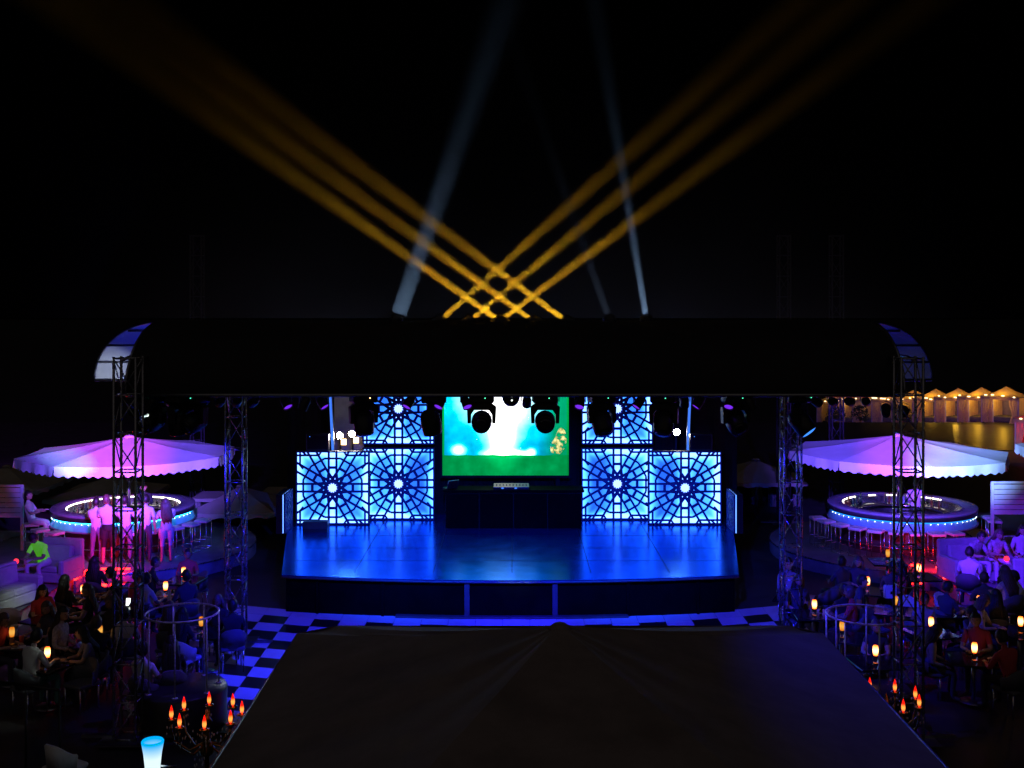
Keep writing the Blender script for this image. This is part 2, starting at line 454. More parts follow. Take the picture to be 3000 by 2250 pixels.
class MB:
    """collects shapes, links them as one mesh object"""

    def __init__(self):
        self.v, self.f, self.s, self.mi = [], [], [], []

    def add(self, vs, fs, smooth=False, mi=0):
        o = len(self.v)
        self.v += [tuple(p) for p in vs]
        self.f += [tuple(i + o for i in f) for f in fs]
        self.s += [smooth] * len(fs)
        self.mi += [mi] * len(fs)
        return self

    def box(self, c, s, rot=None, bev=0.0):
        x, y, z = s[0] / 2, s[1] / 2, s[2] / 2
        c = Vector(c)
        if bev <= 0:
            p = [Vector((a * x, b * y, d * z)) for d in (-1, 1) for b in (-1, 1) for a in (-1, 1)]
            fs = [(0, 2, 3, 1), (4, 5, 7, 6), (0, 1, 5, 4), (2, 6, 7, 3), (0, 4, 6, 2), (1, 3, 7, 5)]
        else:
            b_ = min(bev, x * 0.95, y * 0.95, z * 0.95)
            p, fs = [], []
            # chamfered box: octagonal rings
            def ring(inset, zz):
                xx, yy = x - inset, y - inset
                k = b_
                return [Vector(q) for q in ((xx - k, -yy, zz), (xx, -yy + k, zz), (xx, yy - k, zz), (xx - k, yy, zz),
                                            (-xx + k, yy, zz), (-xx, yy - k, zz), (-xx, -yy + k, zz), (-xx + k, -yy, zz))]
            rings = [ring(b_ * 0.6, -z), ring(0, -z + b_), ring(0, z - b_), ring(b_ * 0.6, z)]
            for r_ in rings:
                p += r_
            for k in range(3):
                for i in range(8):
                    j = (i + 1) % 8
                    fs.append((k * 8 + i, k * 8 + j, k * 8 + 8 + j, k * 8 + 8 + i))
            fs.append(tuple(reversed(range(8))))
            fs.append(tuple(range(24, 32)))
        if rot is not None:
            m = Euler(rot).to_matrix() if not isinstance(rot, Matrix) else rot
            p = [m @ q for q in p]
        return self.add([q + c for q in p], fs, False)

    def tube(self, pts, r, n=8, closed=False, caps=True):
        pts = [Vector(p) for p in pts]
        m = len(pts)
        rs = r if isinstance(r, (list, tuple)) else [r] * m
        vs, fs = [], []
        up = None
        for i, p in enumerate(pts):
            if closed:
                d = pts[(i + 1) % m] - pts[i - 1]
            else:
                d = pts[min(i + 1, m - 1)] - pts[max(i - 1, 0)]
            d.normalize()
            if up is None:
                a = Vector((0, 0, 1)) if abs(d.z) < 0.9 else Vector((1, 0, 0))
                up = (a - d * a.dot(d)).normalized()
            else:
                up = (up - d * up.dot(d)).normalized()
            sd = d.cross(up)
            for k in range(n):
                t = 2 * math.pi * k / n
                vs.append(p + (up * math.cos(t) + sd * math.sin(t)) * rs[i])
        rng = m if closed else m - 1
        for i in range(rng):
            j = (i + 1) % m
            for k in range(n):
                l = (k + 1) % n
                fs.append((i * n + k, i * n + l, j * n + l, j * n + k))
        if caps and not closed:
            fs.append(tuple(reversed(range(n))))
            fs.append(tuple(range((m - 1) * n, m * n)))
        return self.add(vs, fs, True)

    def lathe(self, prof, n=20, c=(0, 0, 0), capb=True, capt=True, a0=0, a1=2 * math.pi):
        vs, fs = [], []
        full = abs(a1 - a0 - 2 * math.pi) < 1e-6
        cols = n if full else n + 1
        for (r, z) in prof:
            for k in range(cols):
                t = a0 + (a1 - a0) * k / n
                vs.append((c[0] + r * math.cos(t), c[1] + r * math.sin(t), c[2] + z))
        for i in range(len(prof) - 1):
            for k in range(n):
                l = (k + 1) % cols if full else k + 1
                fs.append((i * cols + k, i * cols + l, (i + 1) * cols + l, (i + 1) * cols + k))
        if full and capb and prof[0][0] > 1e-5:
            fs.append(tuple(reversed(range(cols))))
        if full and capt and prof[-1][0] > 1e-5:
            fs.append(tuple(range((len(prof) - 1) * cols, len(prof) * cols)))
        return self.add(vs, fs, True)

    def prism(self, poly, z0, z1, ):
        n = len(poly)
        vs = [(x, y, z0) for x, y in poly] + [(x, y, z1) for x, y in poly]
        fs = [tuple(reversed(range(n))), tuple(range(n, 2 * n))]
        fs += [(i, (i + 1) % n, n + (i + 1) % n, n + i) for i in range(n)]
        return self.add(vs, fs)

    def ball(self, c, r, n=12, m=8, squash=(1, 1, 1), rot=None):
        vs, fs = [], []
        c = Vector(c)
        rm = Euler(rot).to_matrix() if rot is not None else None
        for i in range(m + 1):
            a = math.pi * i / m
            for k in range(n):
                t = 2 * math.pi * k / n
                p = Vector((math.sin(a) * math.cos(t) * r * squash[0], math.sin(a) * math.sin(t) * r * squash[1], math.cos(a) * r * squash[2]))
                if rm:
                    p = rm @ p
                vs.append(p + c)
        for i in range(m):
            for k in range(n):
                l = (k + 1) % n
                fs.append((i * n + k, (i + 1) * n + k, (i + 1) * n + l, i * n + l))
        return self.add(vs, fs, True)

    def mesh(self, name, mats):
        me = bpy.data.meshes.new(name)
        me.from_pydata(self.v, [], self.f)
        me.polygons.foreach_set('use_smooth', self.s)
        me.polygons.foreach_set('material_index', self.mi)
        for m in (mats if isinstance(mats, (list, tuple)) else [mats]):
            me.materials.append(M[m] if isinstance(m, str) else m)
        me.update()
        return me

    def build(self, name, mats, parent=None, loc=None):
        return link(name, self.mesh(name, mats), parent, loc)


def link(name, me, parent=None, loc=None, rot=None):
    o = bpy.data.objects.new(name, me)
    COL.objects.link(o)
    if parent is not None:
        o.parent = parent
    if loc is not None:
        o.location = loc
    if rot is not None:
        o.rotation_euler = rot
    return o


def tag(o, label=None, cat=None, group=None, kind=None):
    if label:
        o['label'] = label
    if cat:
        o['category'] = cat
    if group:
        o['group'] = group
    if kind:
        o['kind'] = kind
    return o


def thing(name, label, cat, loc=(0, 0, 0), rz=0.0, group=None):
    o = link(name, None, None, loc, (0, 0, rz))
    o.empty_display_size = 0.2
    return tag(o, label, cat, group)


def struct(o):
    o['kind'] = 'structure'
    return o


def kids(o):
    return [c for c in bpy.data.objects if c.parent == o]


def clone(o, loc=None, rz=None, label=None, parent=None):
    c = o.copy()
    COL.objects.link(c)
    c.parent = parent
    if loc is not None:
        c.location = loc
    if rz is not None:
        c.rotation_euler = (0, 0, rz)
    if label:
        c['label'] = label
    for ch in o.children:
        clone(ch, parent=c)
    return c


def spot(parent, loc, target, power, col, size_deg, blend=0.5, rad=0.08, name='spot_light'):
    l = bpy.data.lights.new(name, 'SPOT')
    l.energy = power
    l.color = col
    l.spot_size = R(size_deg)
    l.spot_blend = blend
    l.shadow_soft_size = rad
    o = bpy.data.objects.new(name, l)
    COL.objects.link(o)
    loc, target = Vector(loc), Vector(target)
    q = (target - loc).to_track_quat('-Z', 'Y')
    o.location = loc
    o.rotation_mode = 'QUATERNION'
    o.rotation_quaternion = q
    if parent is not None:
        bpy.context.view_layer.update()
        o.parent = parent
        o.matrix_parent_inverse = parent.matrix_world.inverted()
    return o


def beam_lamp(parent, loc, target, power, col, diam, spread_deg, name='beam'):
    """parallel-beam projector: a lens disc that throws its light within a narrow spread"""
    l = bpy.data.lights.new(name, 'AREA')
    l.shape = 'DISK'
    l.size = diam
    l.spread = R(spread_deg)
    l.energy = power
    l.color = col
    o = bpy.data.objects.new(name, l)
    COL.objects.link(o)
    loc, target = Vector(loc), Vector(target)
    o.location = loc
    o.rotation_mode = 'QUATERNION'
    o.rotation_quaternion = (target - loc).to_track_quat('-Z', 'Y')
    bpy.context.view_layer.update()
    o.parent = parent
    o.matrix_parent_inverse = parent.matrix_world.inverted()
    return o


def point(parent, loc, power, col, rad=0.1, name='lamp_light'):
    l = bpy.data.lights.new(name, 'POINT')
    l.energy = power
    l.color = col
    l.shadow_soft_size = rad
    o = bpy.data.objects.new(name, l)
    COL.objects.link(o)
    o.location = loc
    if parent is not None:
        o.parent = parent
    return o


# ------------------------------------------------------------------ the setting: ground, dance floor, decks, pool
def gz(y):
    """ground height: level round the stage, then falling away to the pool terrace"""
    ks = [(-60, -0.06), (50, -0.06), (62, -1.1), (77, -1.1), (93, -2.8), (700, -2.8)]
    for (a, za), (b, zb) in zip(ks, ks[1:]):
        if y <= b:
            return za + (zb - za) * (y - a) / (b - a)
    return -2.8


g = MB()
ys = [-60, 50, 53, 56, 59, 62, 77, 80, 85, 90, 93, 300, 700]
g.add([(x, y, gz(y)) for y in ys for x in (-400, 400)], [(2 * i, 2 * i + 1, 2 * i + 3, 2 * i + 2) for i in range(len(ys) - 1)])
struct(g.build('ground', 'paving'))

DF_Y = 24.49          # back line of the dance floor under the stage front, at the centre line


def sag(x):
    return x * x / 36.0     # rows follow the bow of the stage front


fl = MB()
XT0, XT1 = -4.99 - 3 * 0.598, -4.99 + 19 * 0.598
poly = [(XT0, 18.4), (XT1, 18.4)] + [(x, DF_Y + 0.62 + sag(x)) for x in [XT1 - i * (XT1 - XT0) / 30 for i in range(31)]]
fl.prism(poly, -0.055, -0.012)
floor = struct(fl.build('dance_floor', 'tile_black'))
TW, TD = 0.598, 0.575
# one mesh per column, shared by the tiles of both colours in that column
for ci in range(-11, 11):
    x0 = -4.99 + (ci + 8) * TW
    x1 = x0 + TW
    g_ = 0.004
    xs = (x0 + g_, x1 - g_)
    top = [(xs[0], sag(xs[0])), (xs[1], sag(xs[1]))]
    mb = MB()
    yb = TD - 2 * g_
    p = [(top[0][0], top[0][1] - yb), (top[1][0], top[1][1] - yb), (top[1][0], top[1][1]), (top[0][0], top[0][1])]
    cx, cy = (x0 + x1) / 2, sag((x0 + x1) / 2)
    mb.prism([(a - cx, b - cy) for a, b in p], -0.012, 0.0)
    me = {c: mb.mesh('tile', c) for c in ('tile_white', 'tile_black')}
    for ri in range(-1, 15):
        vis = ri < 3 or (x1 < -2.6 and ri < 11) or (x0 > 4.0 and ri < 9)
        if not vis:
            continue
        c = 'tile_black' if (ci + ri) % 2 and ri >= 0 else 'tile_white'
        yy = DF_Y - ri * TD
        link('tile', me[c], floor, (cx, yy + cy, 0.0))

# bar terraces: round platforms and the lounge decks beside them
BL = Vector((-10.82, 31.4, 0))
BR = Vector((10.92, 31.6, 0))


def disc(c, r, z0, z1, n=64):
    mb = MB()
    mb.lathe([(r, z0), (r, z1 - 0.02), (r - 0.02, z1), (0.0, z1)], n, c, capb=False)
    return mb


for c in (BL, BR):
    o = struct(disc(c, 3.6, -0.05, 0.30).build('bar_terrace', 'deck'))
    e = MB()
    e.tube([(c.x + 3.61 * math.cos(t), c.y + 3.61 * math.sin(t), 0.285) for t in [2 * math.pi * k / 72 for k in range(72)]], 0.018, 6, closed=True)
    e.build('edge_trim', 'aluminium', o)
for sgn, xe in ((-1, -10.75), (1, 10.55)):
    mb = MB()
    xo = sgn * 19.0
    xa, xb = min(xe, xo), max(xe, xo)
    mb.box(((xa + xb) / 2, 28.6, 0.123), (xb - xa, 9.4, 0.346))
    o = struct(mb.build('lounge_deck', 'deck'))
    e = MB()
    e.box((xe - sgn * 0.008, 28.6, 0.28), (0.03, 9.4, 0.035))
    e.build('edge_trim', 'aluminium', o)

pool = MB()
pool.add([(24.5, 62.3, -1.09), (42, 62.3, -1.09), (36, 75.5, -1.09), (29.5, 75.5, -1.09)], [(0, 1, 2, 3)])
pm = mat('wet_paving', (0.05, 0.045, 0.04), 0.36, var=0.3, scale=1.2, bump=0.6)
struct(pool.build('pool_terrace', 'wet_paving'))

# ------------------------------------------------------------------ stage
ST = 0.864
stage = thing('stage', 'black bow-fronted concert stage with glossy deck facing the dance floor', 'stage', (0, 25, 0))


def stage_front(x):
    return 25.0 + x * x / 54.0


front = [(x, stage_front(x)) for x in [-5.22 + 10.36 * i / 24 for i in range(25)]]
plan = front + [(6.2, 31.7), (6.2, 32.9), (-6.3, 32.9), (-6.3, 31.7)]
mb = MB()
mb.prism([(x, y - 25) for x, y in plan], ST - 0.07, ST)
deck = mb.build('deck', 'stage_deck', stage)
mb = MB()
inner = [(x * 0.985, y + 0.12) for x, y in front] + [(6.1, 31.7), (6.1, 32.8), (-6.2, 32.8), (-6.2, 31.7)]
mb.prism([(x, y - 25) for x, y in inner], -0.05, ST - 0.072)
mb.build('skirt', 'stage_skirt', stage)
# deck panel joints, proud metal strips 3 mm
for yy in (26.9, 28.3, 29.8):
    mb = MB()
    mb.box((0, yy - 25, ST + 0.001), (10.4, 0.012, 0.004))
    mb.build('deck_joint', 'stage_black', stage)
for xx in (-3.6, -1.8, 0, 1.8, 3.6):
    mb = MB()
    mb.box((xx, 28.7 - 25, ST + 0.0015), (0.012, 6.0, 0.004))
    mb.build('deck_joint', 'stage_black', stage)
mb = MB()
mb.tube([(x, stage_front(x) - 25 + 0.02, ST - 0.05) for x, _ in front], 0.03, 8)
mb.build('front_rail', 'stage_trim', stage)
for px in (1368, 1626):
    x = (px - CX) / F * 25.1
    mb = MB()
    mb.box((x, stage_front(x) + 0.09 - 25, 0.37), (0.115, 0.07, 0.80))
    mb.build('front_post', 'stage_trim', stage)
for x in (-4.4, -2.9, 2.6, 4.2):
    mb = MB()
    mb.box((x, stage_front(x) + 0.10 - 25, 0.37), (0.06, 0.05, 0.80))
    mb.build('front_post', 'stage_skirt', stage)
mb = MB()
pts = [(x, stage_front(x) - 0.03) for x in [-2.6 + 5.2 * i / 12 for i in range(13)]]
mb.prism([(x, y - 25) for x, y in pts] + [(x, y + 0.20 - 25) for x, y in reversed(pts)], 0.003, 0.05)
mb.build('foot_step', 'stage_trim', stage)

# black cloth behind the set
bk = MB()
n = 120
for i in range(n):
    x0, x1 = -6.6 + 13.2 * i / n, -6.6 + 13.2 * (i + 1) / n
    y0, y1 = 33.1 + 0.05 * math.sin(i * 1.3), 33.1 + 0.05 * math.sin((i + 1) * 1.3)
    bk.add([(x0, y0, -0.05), (x1, y1, -0.05), (x1, y1, 5.3), (x0, y0, 5.3)], [(0, 1, 2, 3)], True)
tag(bk.build('backdrop_curtain', 'stage_black'), 'black pleated cloth hanging behind the stage screens', 'curtain')


# ------------------------------------------------------------------ LED panels with rosette fretwork
def fret_mesh(s):
    """rosette of six crossing pairs of bars, dodecagon ring, petals and frame; half size s"""
    mb = MB()
    k = [0]

    def bar(a, b, w, d=0.03):
        a, b = Vector((a[0], 0, a[1])), Vector((b[0], 0, b[1]))
        v = b - a
        if v.length < 1e-4:
            return
        ang = math.atan2(v.z, v.x)
        k[0] += 1
        off = 0.0007 * (k[0] % 40)
        mb.box((a + b) / 2 + Vector((0, -0.03 - off, 0)), (v.length, d, w), rot=(0, -ang, 0))

    def clip(nx, nz, off):
        """line n.p=off clipped to the square"""
        dx, dz = -nz, nx
        px, pz = nx * off, nz * off
        t0, t1 = -9, 9
        for p_, d_ in ((px, dx), (pz, dz)):
            if abs(d_) < 1e-9:
                continue
            a, b = (-s - p_) / d_, (s - p_) / d_
            t0, t1 = max(t0, min(a, b)), min(t1, max(a, b))
        return (px + dx * t0, pz + dz * t0), (px + dx * t1, pz + dz * t1)
    w = 0.060 * s
    d = 0.105 * s
    for i in range(6):
        a = math.pi * i / 6
        nx, nz = -math.sin(a), math.cos(a)
        for sg in (-1, 1):
            p, q = clip(nx, nz, sg * d)
            bar(p, q, w)
    # rings
    for rr, ww in ((0.83 * s, w * 0.9), ):
        pts = [(rr * math.cos(math.pi * (2 * i + 1) / 12 + 0.0), rr * math.sin(math.pi * (2 * i + 1) / 12)) for i in range(12)]
        for i in range(12):
            bar(pts[i], pts[(i + 1) % 12], ww)
    for i in range(12):
        a = math.pi * i / 6
        c, s_ = math.cos(a), math.sin(a)
        # cross bars that close off petal and rounded cell in every spoke
        for rr, ww in ((0.555 * s, 0.075 * s), ):
            bar((rr * c - s_ * d, rr * s_ + c * d), (rr * c + s_ * d, rr * s_ - c * d), ww)
        # petal tips: two short bars narrowing towards the centre
        for sg in (-1, 1):
            r0, r1 = 0.27 * s, 0.40 * s
            bar((r0 * c, r0 * s_), (r1 * c - sg * s_ * d * 0.92, r1 * s_ + sg * c * d * 0.92), w * 0.95)
    # small star of bars round the core
    for i in range(12):
        a0, a1 = math.pi * i / 6, math.pi * (i + 1) / 6
        for rr in (0.205 * s,):
            bar((rr * math.cos(a0), rr * math.sin(a0)), (rr * math.cos(a1), rr * math.sin(a1)), w * 1.3)
    # half rosettes that start again at the corners: bevels and edge lines
    e = 0.885 * s
    for sx in (-1, 1):
        for sz in (-1, 1):
            bar((sx * e, sz * 0.60 * s), (sx * e, sz * s), w * 0.9)
            bar((sx * e, sz * 0.62 * s), (sx * 0.80 * s, sz * 0.52 * s), w * 0.9)
            bar((sx * 0.38 * s, sz * e), (sx * s, sz * e), w * 0.9)
            bar((sx * 0.38 * s, sz * e), (sx * 0.30 * s, sz * s), w * 0.9)
            bar((sx * 0.72 * s, sz * 0.89 * s), (sx * 0.84 * s, sz * s), w * 0.9)
    f_ = 0.018 * s
    for sg in (-1, 1):
        bar((-s, sg * (s - f_)), (s, sg * (s - f_)), 2 * f_, 0.05)
        bar((sg * (s - f_), -s), (sg * (s - f_), s), 2 * f_, 0.05)
    return mb


FRET = fret_mesh(1.0).mesh('fretwork', 'fret')
_h = MB()
_st = [((0.135 if k % 2 else 0.098) * math.cos(math.pi * k / 12), (0.135 if k % 2 else 0.098) * math.sin(math.pi * k / 12)) for k in range(24)]
_h.add([(x, -0.085, z) for x, z in _st] + [(x, -0.06, z) for x, z in _st], [tuple(reversed(range(24)))] + [(k, (k + 1) % 24, 24 + (k + 1) % 24, 24 + k) for k in range(24)])
HUB = _h.mesh('star_hub', 'star_hub')


def led_panel(cx, cy, Y, label, mname, half=0.985, rz=0.0, zc=None):
    p = at(cx, cy, Y)
    if zc is not None:
        p.z = zc
    t = thing('rosette_light_box', label, 'light panel', p, rz, 'rosette light panels on the stage')
    b = MB()
    b.box((0, 0.10, 0), (2, 0.16, 2))
    o = b.build('casing', 'stage_black', t)
    o.scale = (half, 1, half)
    b = MB()
    b.add([(-0.98, 0.0, -0.98), (0.98, 0.0, -0.98), (0.98, 0.0, 0.98), (-0.98, 0.0, 0.98)], [(0, 1, 2, 3)])
    o = b.build('light_sheet', mname, t)
    o.scale = (half, 1, half)
    o = link('fretwork', FRET, t)
    o.scale = (half, 1, half)
    if half > 0.6:
        o = link('star_hub', HUB, t)
        o.scale = (half, 1, half)
    return t


Yf, Yb = 31.3, 32.0
HZ = 1.0
led_panel(975, 1425, Yf, 'front left rosette light panel standing forward on stage, black speaker on top', 'led_panel', 1.015, zc=ST + 1.03)
led_panel(1168, 1413, Yb, 'lower left rosette light panel beside the screen', 'led_panel_left', 1.015, zc=ST + 1.03)
led_panel(1168, 1192, Yb, 'upper left rosette light panel beside the screen, top hidden by the roof', 'led_panel', 1.015, zc=ST + 3.16)
led_panel(1808, 1413, Yb, 'lower right rosette light panel beside the screen', 'led_panel_right', 1.015, zc=ST + 1.03)
led_panel(1808, 1190, Yb, 'upper right rosette light panel beside the screen, top hidden by the roof', 'led_panel', 1.015, zc=ST + 3.16)
led_panel(2006, 1424, Yf, 'front right rosette light panel standing forward on stage', 'led_panel_right', 1.015, zc=ST + 1.03)
# narrow returns at the stage ends, seen almost edge on
led_panel(840, 1500, 30.5, 'small light panel seen edge-on at the left stage end', 'led_panel', 0.52, R(90), zc=ST + 0.53)
led_panel(2146, 1495, 30.5, 'small light panel seen edge-on at the right stage end', 'led_panel', 0.52, R(-90), zc=ST + 0.53)
# tall thin blue strips beside the upper panels
for px0, px1, side in ((968, 976, 'left'), (2021, 2014, 'right')):
    a, b_ = at(px0, 1150, 31.9), at(px1, 1322, 31.9)
    t = thing('led_strip', 'tall thin blue light strip above the front %s rosette panel' % side, 'light strip', (0, 0, 0))
    d = (a - b_)
    mb = MB()
    mb.box((a + b_) / 2, (0.085, 0.10, d.length), rot=(0, math.atan2(d.x, d.z), 0))
    mb.build('channel', 'dark_alu', t)
    mb = MB()
    mb.box((a + b_) / 2 + Vector((0, -0.054, 0)), (0.066, 0.012, d.length - 0.03), rot=(0, math.atan2(d.x, d.z), 0))
    mb.build('light_sheet', 'strip_blue', t)

# screen
sc_b = at(1481, 1393, 32.3)
scr = thing('video_screen', 'large video screen showing white burst over green field, centre of stage', 'screen', sc_b)
mb = MB()
mb.box((0, 0.07, 1.28), (3.78, 0.12, 2.72))
mb.build('frame', 'stage_black', scr)
mb = MB()
mb.add([(-1.81, 0.0, 0.0), (1.81, 0.0, 0.0), (1.81, 0.0, 2.6), (-1.81, 0.0, 2.6)], [(0, 1, 2, 3)])
mb.build('picture', 'screen_picture', scr)
for sx in (-1.5, 1.5):
    mb = MB()
    mb.box((sx, 0.22, (ST - sc_b.z) / 2 + 0.02), (0.12, 0.12, sc_b.z - ST + 0.04))
    mb.build('leg', 'stage_black', scr)
    mb = MB()
    mb.box((sx, 0.22, ST - sc_b.z + 0.02), (0.5, 0.7, 0.04))
    mb.build('foot', 'stage_black', scr)

# DJ booth
bp_ = Vector((0.04, 30.7, ST))
bo = thing('dj_booth', 'black panelled booth standing below the video screen', 'booth', bp_)
mb = MB()
mb.box((0, 0.35, 0.5), (3.72, 0.66, 1.0))
mb.build('body', 'stage_black', bo)
for i in range(4):
    mb = MB()
    mb.box((-1.395 + i * 0.93, 0.0, 0.49), (0.90, 0.036, 0.94), bev=0.012)
    mb.build('front_panel', 'stage_skirt', bo)
mb = MB()
mb.box((0, 0.33, 1.033), (3.86, 0.80, 0.06), bev=0.015)
mb.build('top', 'stage_skirt', bo)
p = at(1498, 1430, 30.7)
mx = thing('mixer', 'flat silver mixing desk lit blue on the booth top', 'mixer', (p.x, 30.77, ST + 1.065))
mb = MB()
mb.box((0, 0.12, 0.05), (0.98, 0.34, 0.10), rot=(R(10), 0, 0), bev=0.015)
mb.build('case', 'fixture', mx)
for i in range(10):
    mb = MB()
    mb.lathe([(0.018, 0), (0.016, 0.02)], 8, (-0.4 + i * 0.09, 0.12, 0.10))
    mb.build('knob', 'fixture', mx)
for x in (-0.24, 0.12):
    mb = MB()
    mb.ball((x, -0.058, 0.045), 0.022, 8, 6, (1.8, 0.5, 1))
    mb.build('display', 'strip_blue', mx)
point(mx, (0, -0.25, 0.30), 1.2, (0.2, 0.15, 1.0), 0.05)
p = at(1318, 1400, 30.9)
lp = thing('laptop', 'dark open laptop at the left end of booth', 'laptop', (p.x, 31.0, ST + 1.065), R(35))
mb = MB()
mb.box((0, 0, 0.012), (0.34, 0.24, 0.02), bev=0.006)
mb.build('base', 'fixture', lp)
mb = MB()
mb.box((0, -0.15, 0.12), (0.34, 0.012, 0.24), rot=(R(18), 0, 0))
mb.build('lid', 'dark_alu', lp)
# stage monitor wedge at the left
p = on(926, 1556, ST)
wd = thing('stage_monitor', 'dark wedge speaker lying on the stage before the left panel', 'speaker', p)
mb = MB()
prof = [(-0.19, 0), (0.19, 0), (0.19, 0.14), (0.02, 0.30), (-0.12, 0.27), (-0.19, 0.10)]
vs = [(sx * 0.33, y, z) for sx in (-1, 1) for y, z in prof]
fs = [tuple(range(5, -1, -1)), tuple(range(6, 12))] + [(i, (i + 1) % 6, 6 + (i + 1) % 6, 6 + i) for i in range(6)]
mb.add(vs, fs)
mb.build('cabinet', 'fixture', wd)
mb = MB()
mb.box((0, 0.108, 0.225), (0.56, 0.012, 0.20), rot=(R(46), 0, 0))
mb.build('grille', 'stage_black', wd)
for px, py, side in ((932, 1300, 'left'), (2052, 1300, 'right')):
    p = at(px, py, 31.45)
    sp_ = thing('loudspeaker', 'black loudspeaker box resting on the front %s rosette panel' % side, 'speaker', (p.x, 31.42, ST + 2.05))
    mb = MB()
    mb.box((0, 0, 0.24), (0.62, 0.26, 0.46), bev=0.02)
    mb.build('cabinet', 'fixture', sp_)
    mb = MB()
    mb.box((0, -0.138, 0.24), (0.54, 0.014, 0.38))
    mb.build('grille', 'stage_black', sp_)
    mb = MB()
    mb.lathe([(0.01, 0), (0.012, 0.01)], 8)
    o = mb.build('status_light', 'indicator', sp_)
    o.location = (-0.2, -0.15, 0.40)
    o.rotation_euler = (R(90), 0, 0)

# grey scrim and blinder lamps left, single lamp right
mb = MB()
a, b_ = at(979, 1322, 32.6), at(1066, 1322, 32.6)
mb.box(((a.x + b_.x) / 2, 32.65, 3.8), (b_.x - a.x, 0.06, 2.4))
tag(mb.build('scrim_panel', 'grey_wall'), 'grey scrim lit by blinder lamps left of upper rosette panel', 'panel')
for px, py, i in ((995, 1278, 'left'), (1031, 1273, 'right')):
    p = at(px, py, 32.1)
    t = thing('blinder_lamp', 'dazzling white blinder lamp, the %s one of the pair at left' % i, 'lamp', p)
    mb = MB()
    mb.box((0, 0.10, 0), (0.20, 0.16, 0.22), bev=0.02)
    mb.build('housing', 'fixture', t)
    mb = MB()
    mb.lathe([(0.0, 0.012), (0.06, 0.008), (0.088, 0)], 16)
    o = mb.build('bulb', 'lamp_white', t)
    o.rotation_euler = (R(90), 0, 0)
    o.location = (0, 0.01, 0.02)
    mb = MB()
    mb.box((0.12, -0.02, -0.16), (0.15, 0.02, 0.17), bev=0.005)
    mb.build('inner_lamp', 'lamp_warm', t)  # warm glowing square beside the bulb: an inner lamp of the blinder
    mb = MB()
    mb.box((0, 0.16, (-p.z + ST) / 2, ), (0.05, 0.05, p.z - ST))
    mb.build('stand', 'fixture', t)
p = at(1983, 1268, 32.1)
t = thing('blinder_lamp', 'single dazzling white lamp above the front right rosette panel', 'lamp', p)
mb = MB()
mb.box((0, 0.10, 0), (0.20, 0.16, 0.22), bev=0.02)
mb.build('housing', 'fixture', t)
mb = MB()
mb.lathe([(0.0, 0.012), (0.06, 0.008), (0.088, 0)], 16)
o = mb.build('bulb', 'lamp_white', t)
o.rotation_euler = (R(90), 0, 0)
o.location = (0, 0.01, 0.02)
mb = MB()
mb.box((0, 0.16, (-p.z + ST) / 2, ), (0.05, 0.05, p.z - ST))
mb.build('stand', 'fixture', t)

# ------------------------------------------------------------------ trusses
TRW = 0.35
BAY = 0.64
DIAG_L = math.hypot(TRW, BAY)
_m = MB()
_m.tube([(0, 0, -TRW / 2), (0, 0, TRW / 2)], 0.0125, 6)
BRACE = _m.mesh('brace', 'aluminium')
_m = MB()
_m.tube([(0, 0, -DIAG_L / 2), (0, 0, DIAG_L / 2)], 0.011, 6)
DIAG = _m.mesh('diagonal', 'aluminium')


_m = MB()
_m.tube([(0, 0, -TRW / 2), (0, 0, TRW / 2)], 0.0125, 6)
BRACE_D = _m.mesh('brace', 'bar_black')
_m = MB()
_m.tube([(0, 0, -DIAG_L / 2), (0, 0, DIAG_L / 2)], 0.011, 6)
DIAG_D = _m.mesh('diagonal', 'bar_black')


def truss(label, base, length, axis='z', w=TRW, name='truss_tower', foot=True, mat_='aluminium', group=None):
    t = thing(name, label, 'truss', base, 0, group)
    h = w / 2

    def P(a, b, c):
        return Vector((a, b, c)) if axis == 'z' else Vector((c, a, b))
    chord = MB()
    chord.tube([P(0, 0, 0), P(0, 0, length)], 0.023, 8)
    me = chord.mesh('chord', mat_)
    cs = [(-h, -h), (h, -h), (h, h), (-h, h)]
    for a, b in cs:
        link('chord', me, t, P(a, b, 0))
    nb = int(round(length / BAY))
    bay = length / nb

    def put(mesh, p, q, nm):
        d = q - p
        o = link(nm, mesh, t, (p + q) / 2)
        o.rotation_mode = 'QUATERNION'
        o.rotation_quaternion = Vector((0, 0, 1)).rotation_difference(d)
        o.scale = (1, 1, d.length / (TRW if nm == 'brace' else DIAG_L))
    for k in range(nb + 1):
        zz = min(max(k * bay, 0.03), length - 0.03)
        for i in range(4):
            a, b = cs[i], cs[(i + 1) % 4]
            put(BRACE_D if mat_ == 'bar_black' else BRACE, P(a[0], a[1], zz), P(b[0], b[1], zz), 'brace')
            if k < nb:
                z2 = (k + 1) * bay
                if (k + i) % 2:
                    a, b = b, a
                put(DIAG_D if mat_ == 'bar_black' else DIAG, P(a[0], a[1], k * bay + 0.04), P(b[0], b[1], z2 - 0.04), 'diagonal')
    if axis == 'z' and foot:
        mb = MB()
        mb.box((0, 0, 0.008), (0.8, 0.8, 0.016))
        for sx in (-1, 1):
            mb.box((sx * 0.5, 0, 0.03), (0.5, 0.08, 0.04))
        mb.build('base_plate', 'dark_alu', t)
    return t


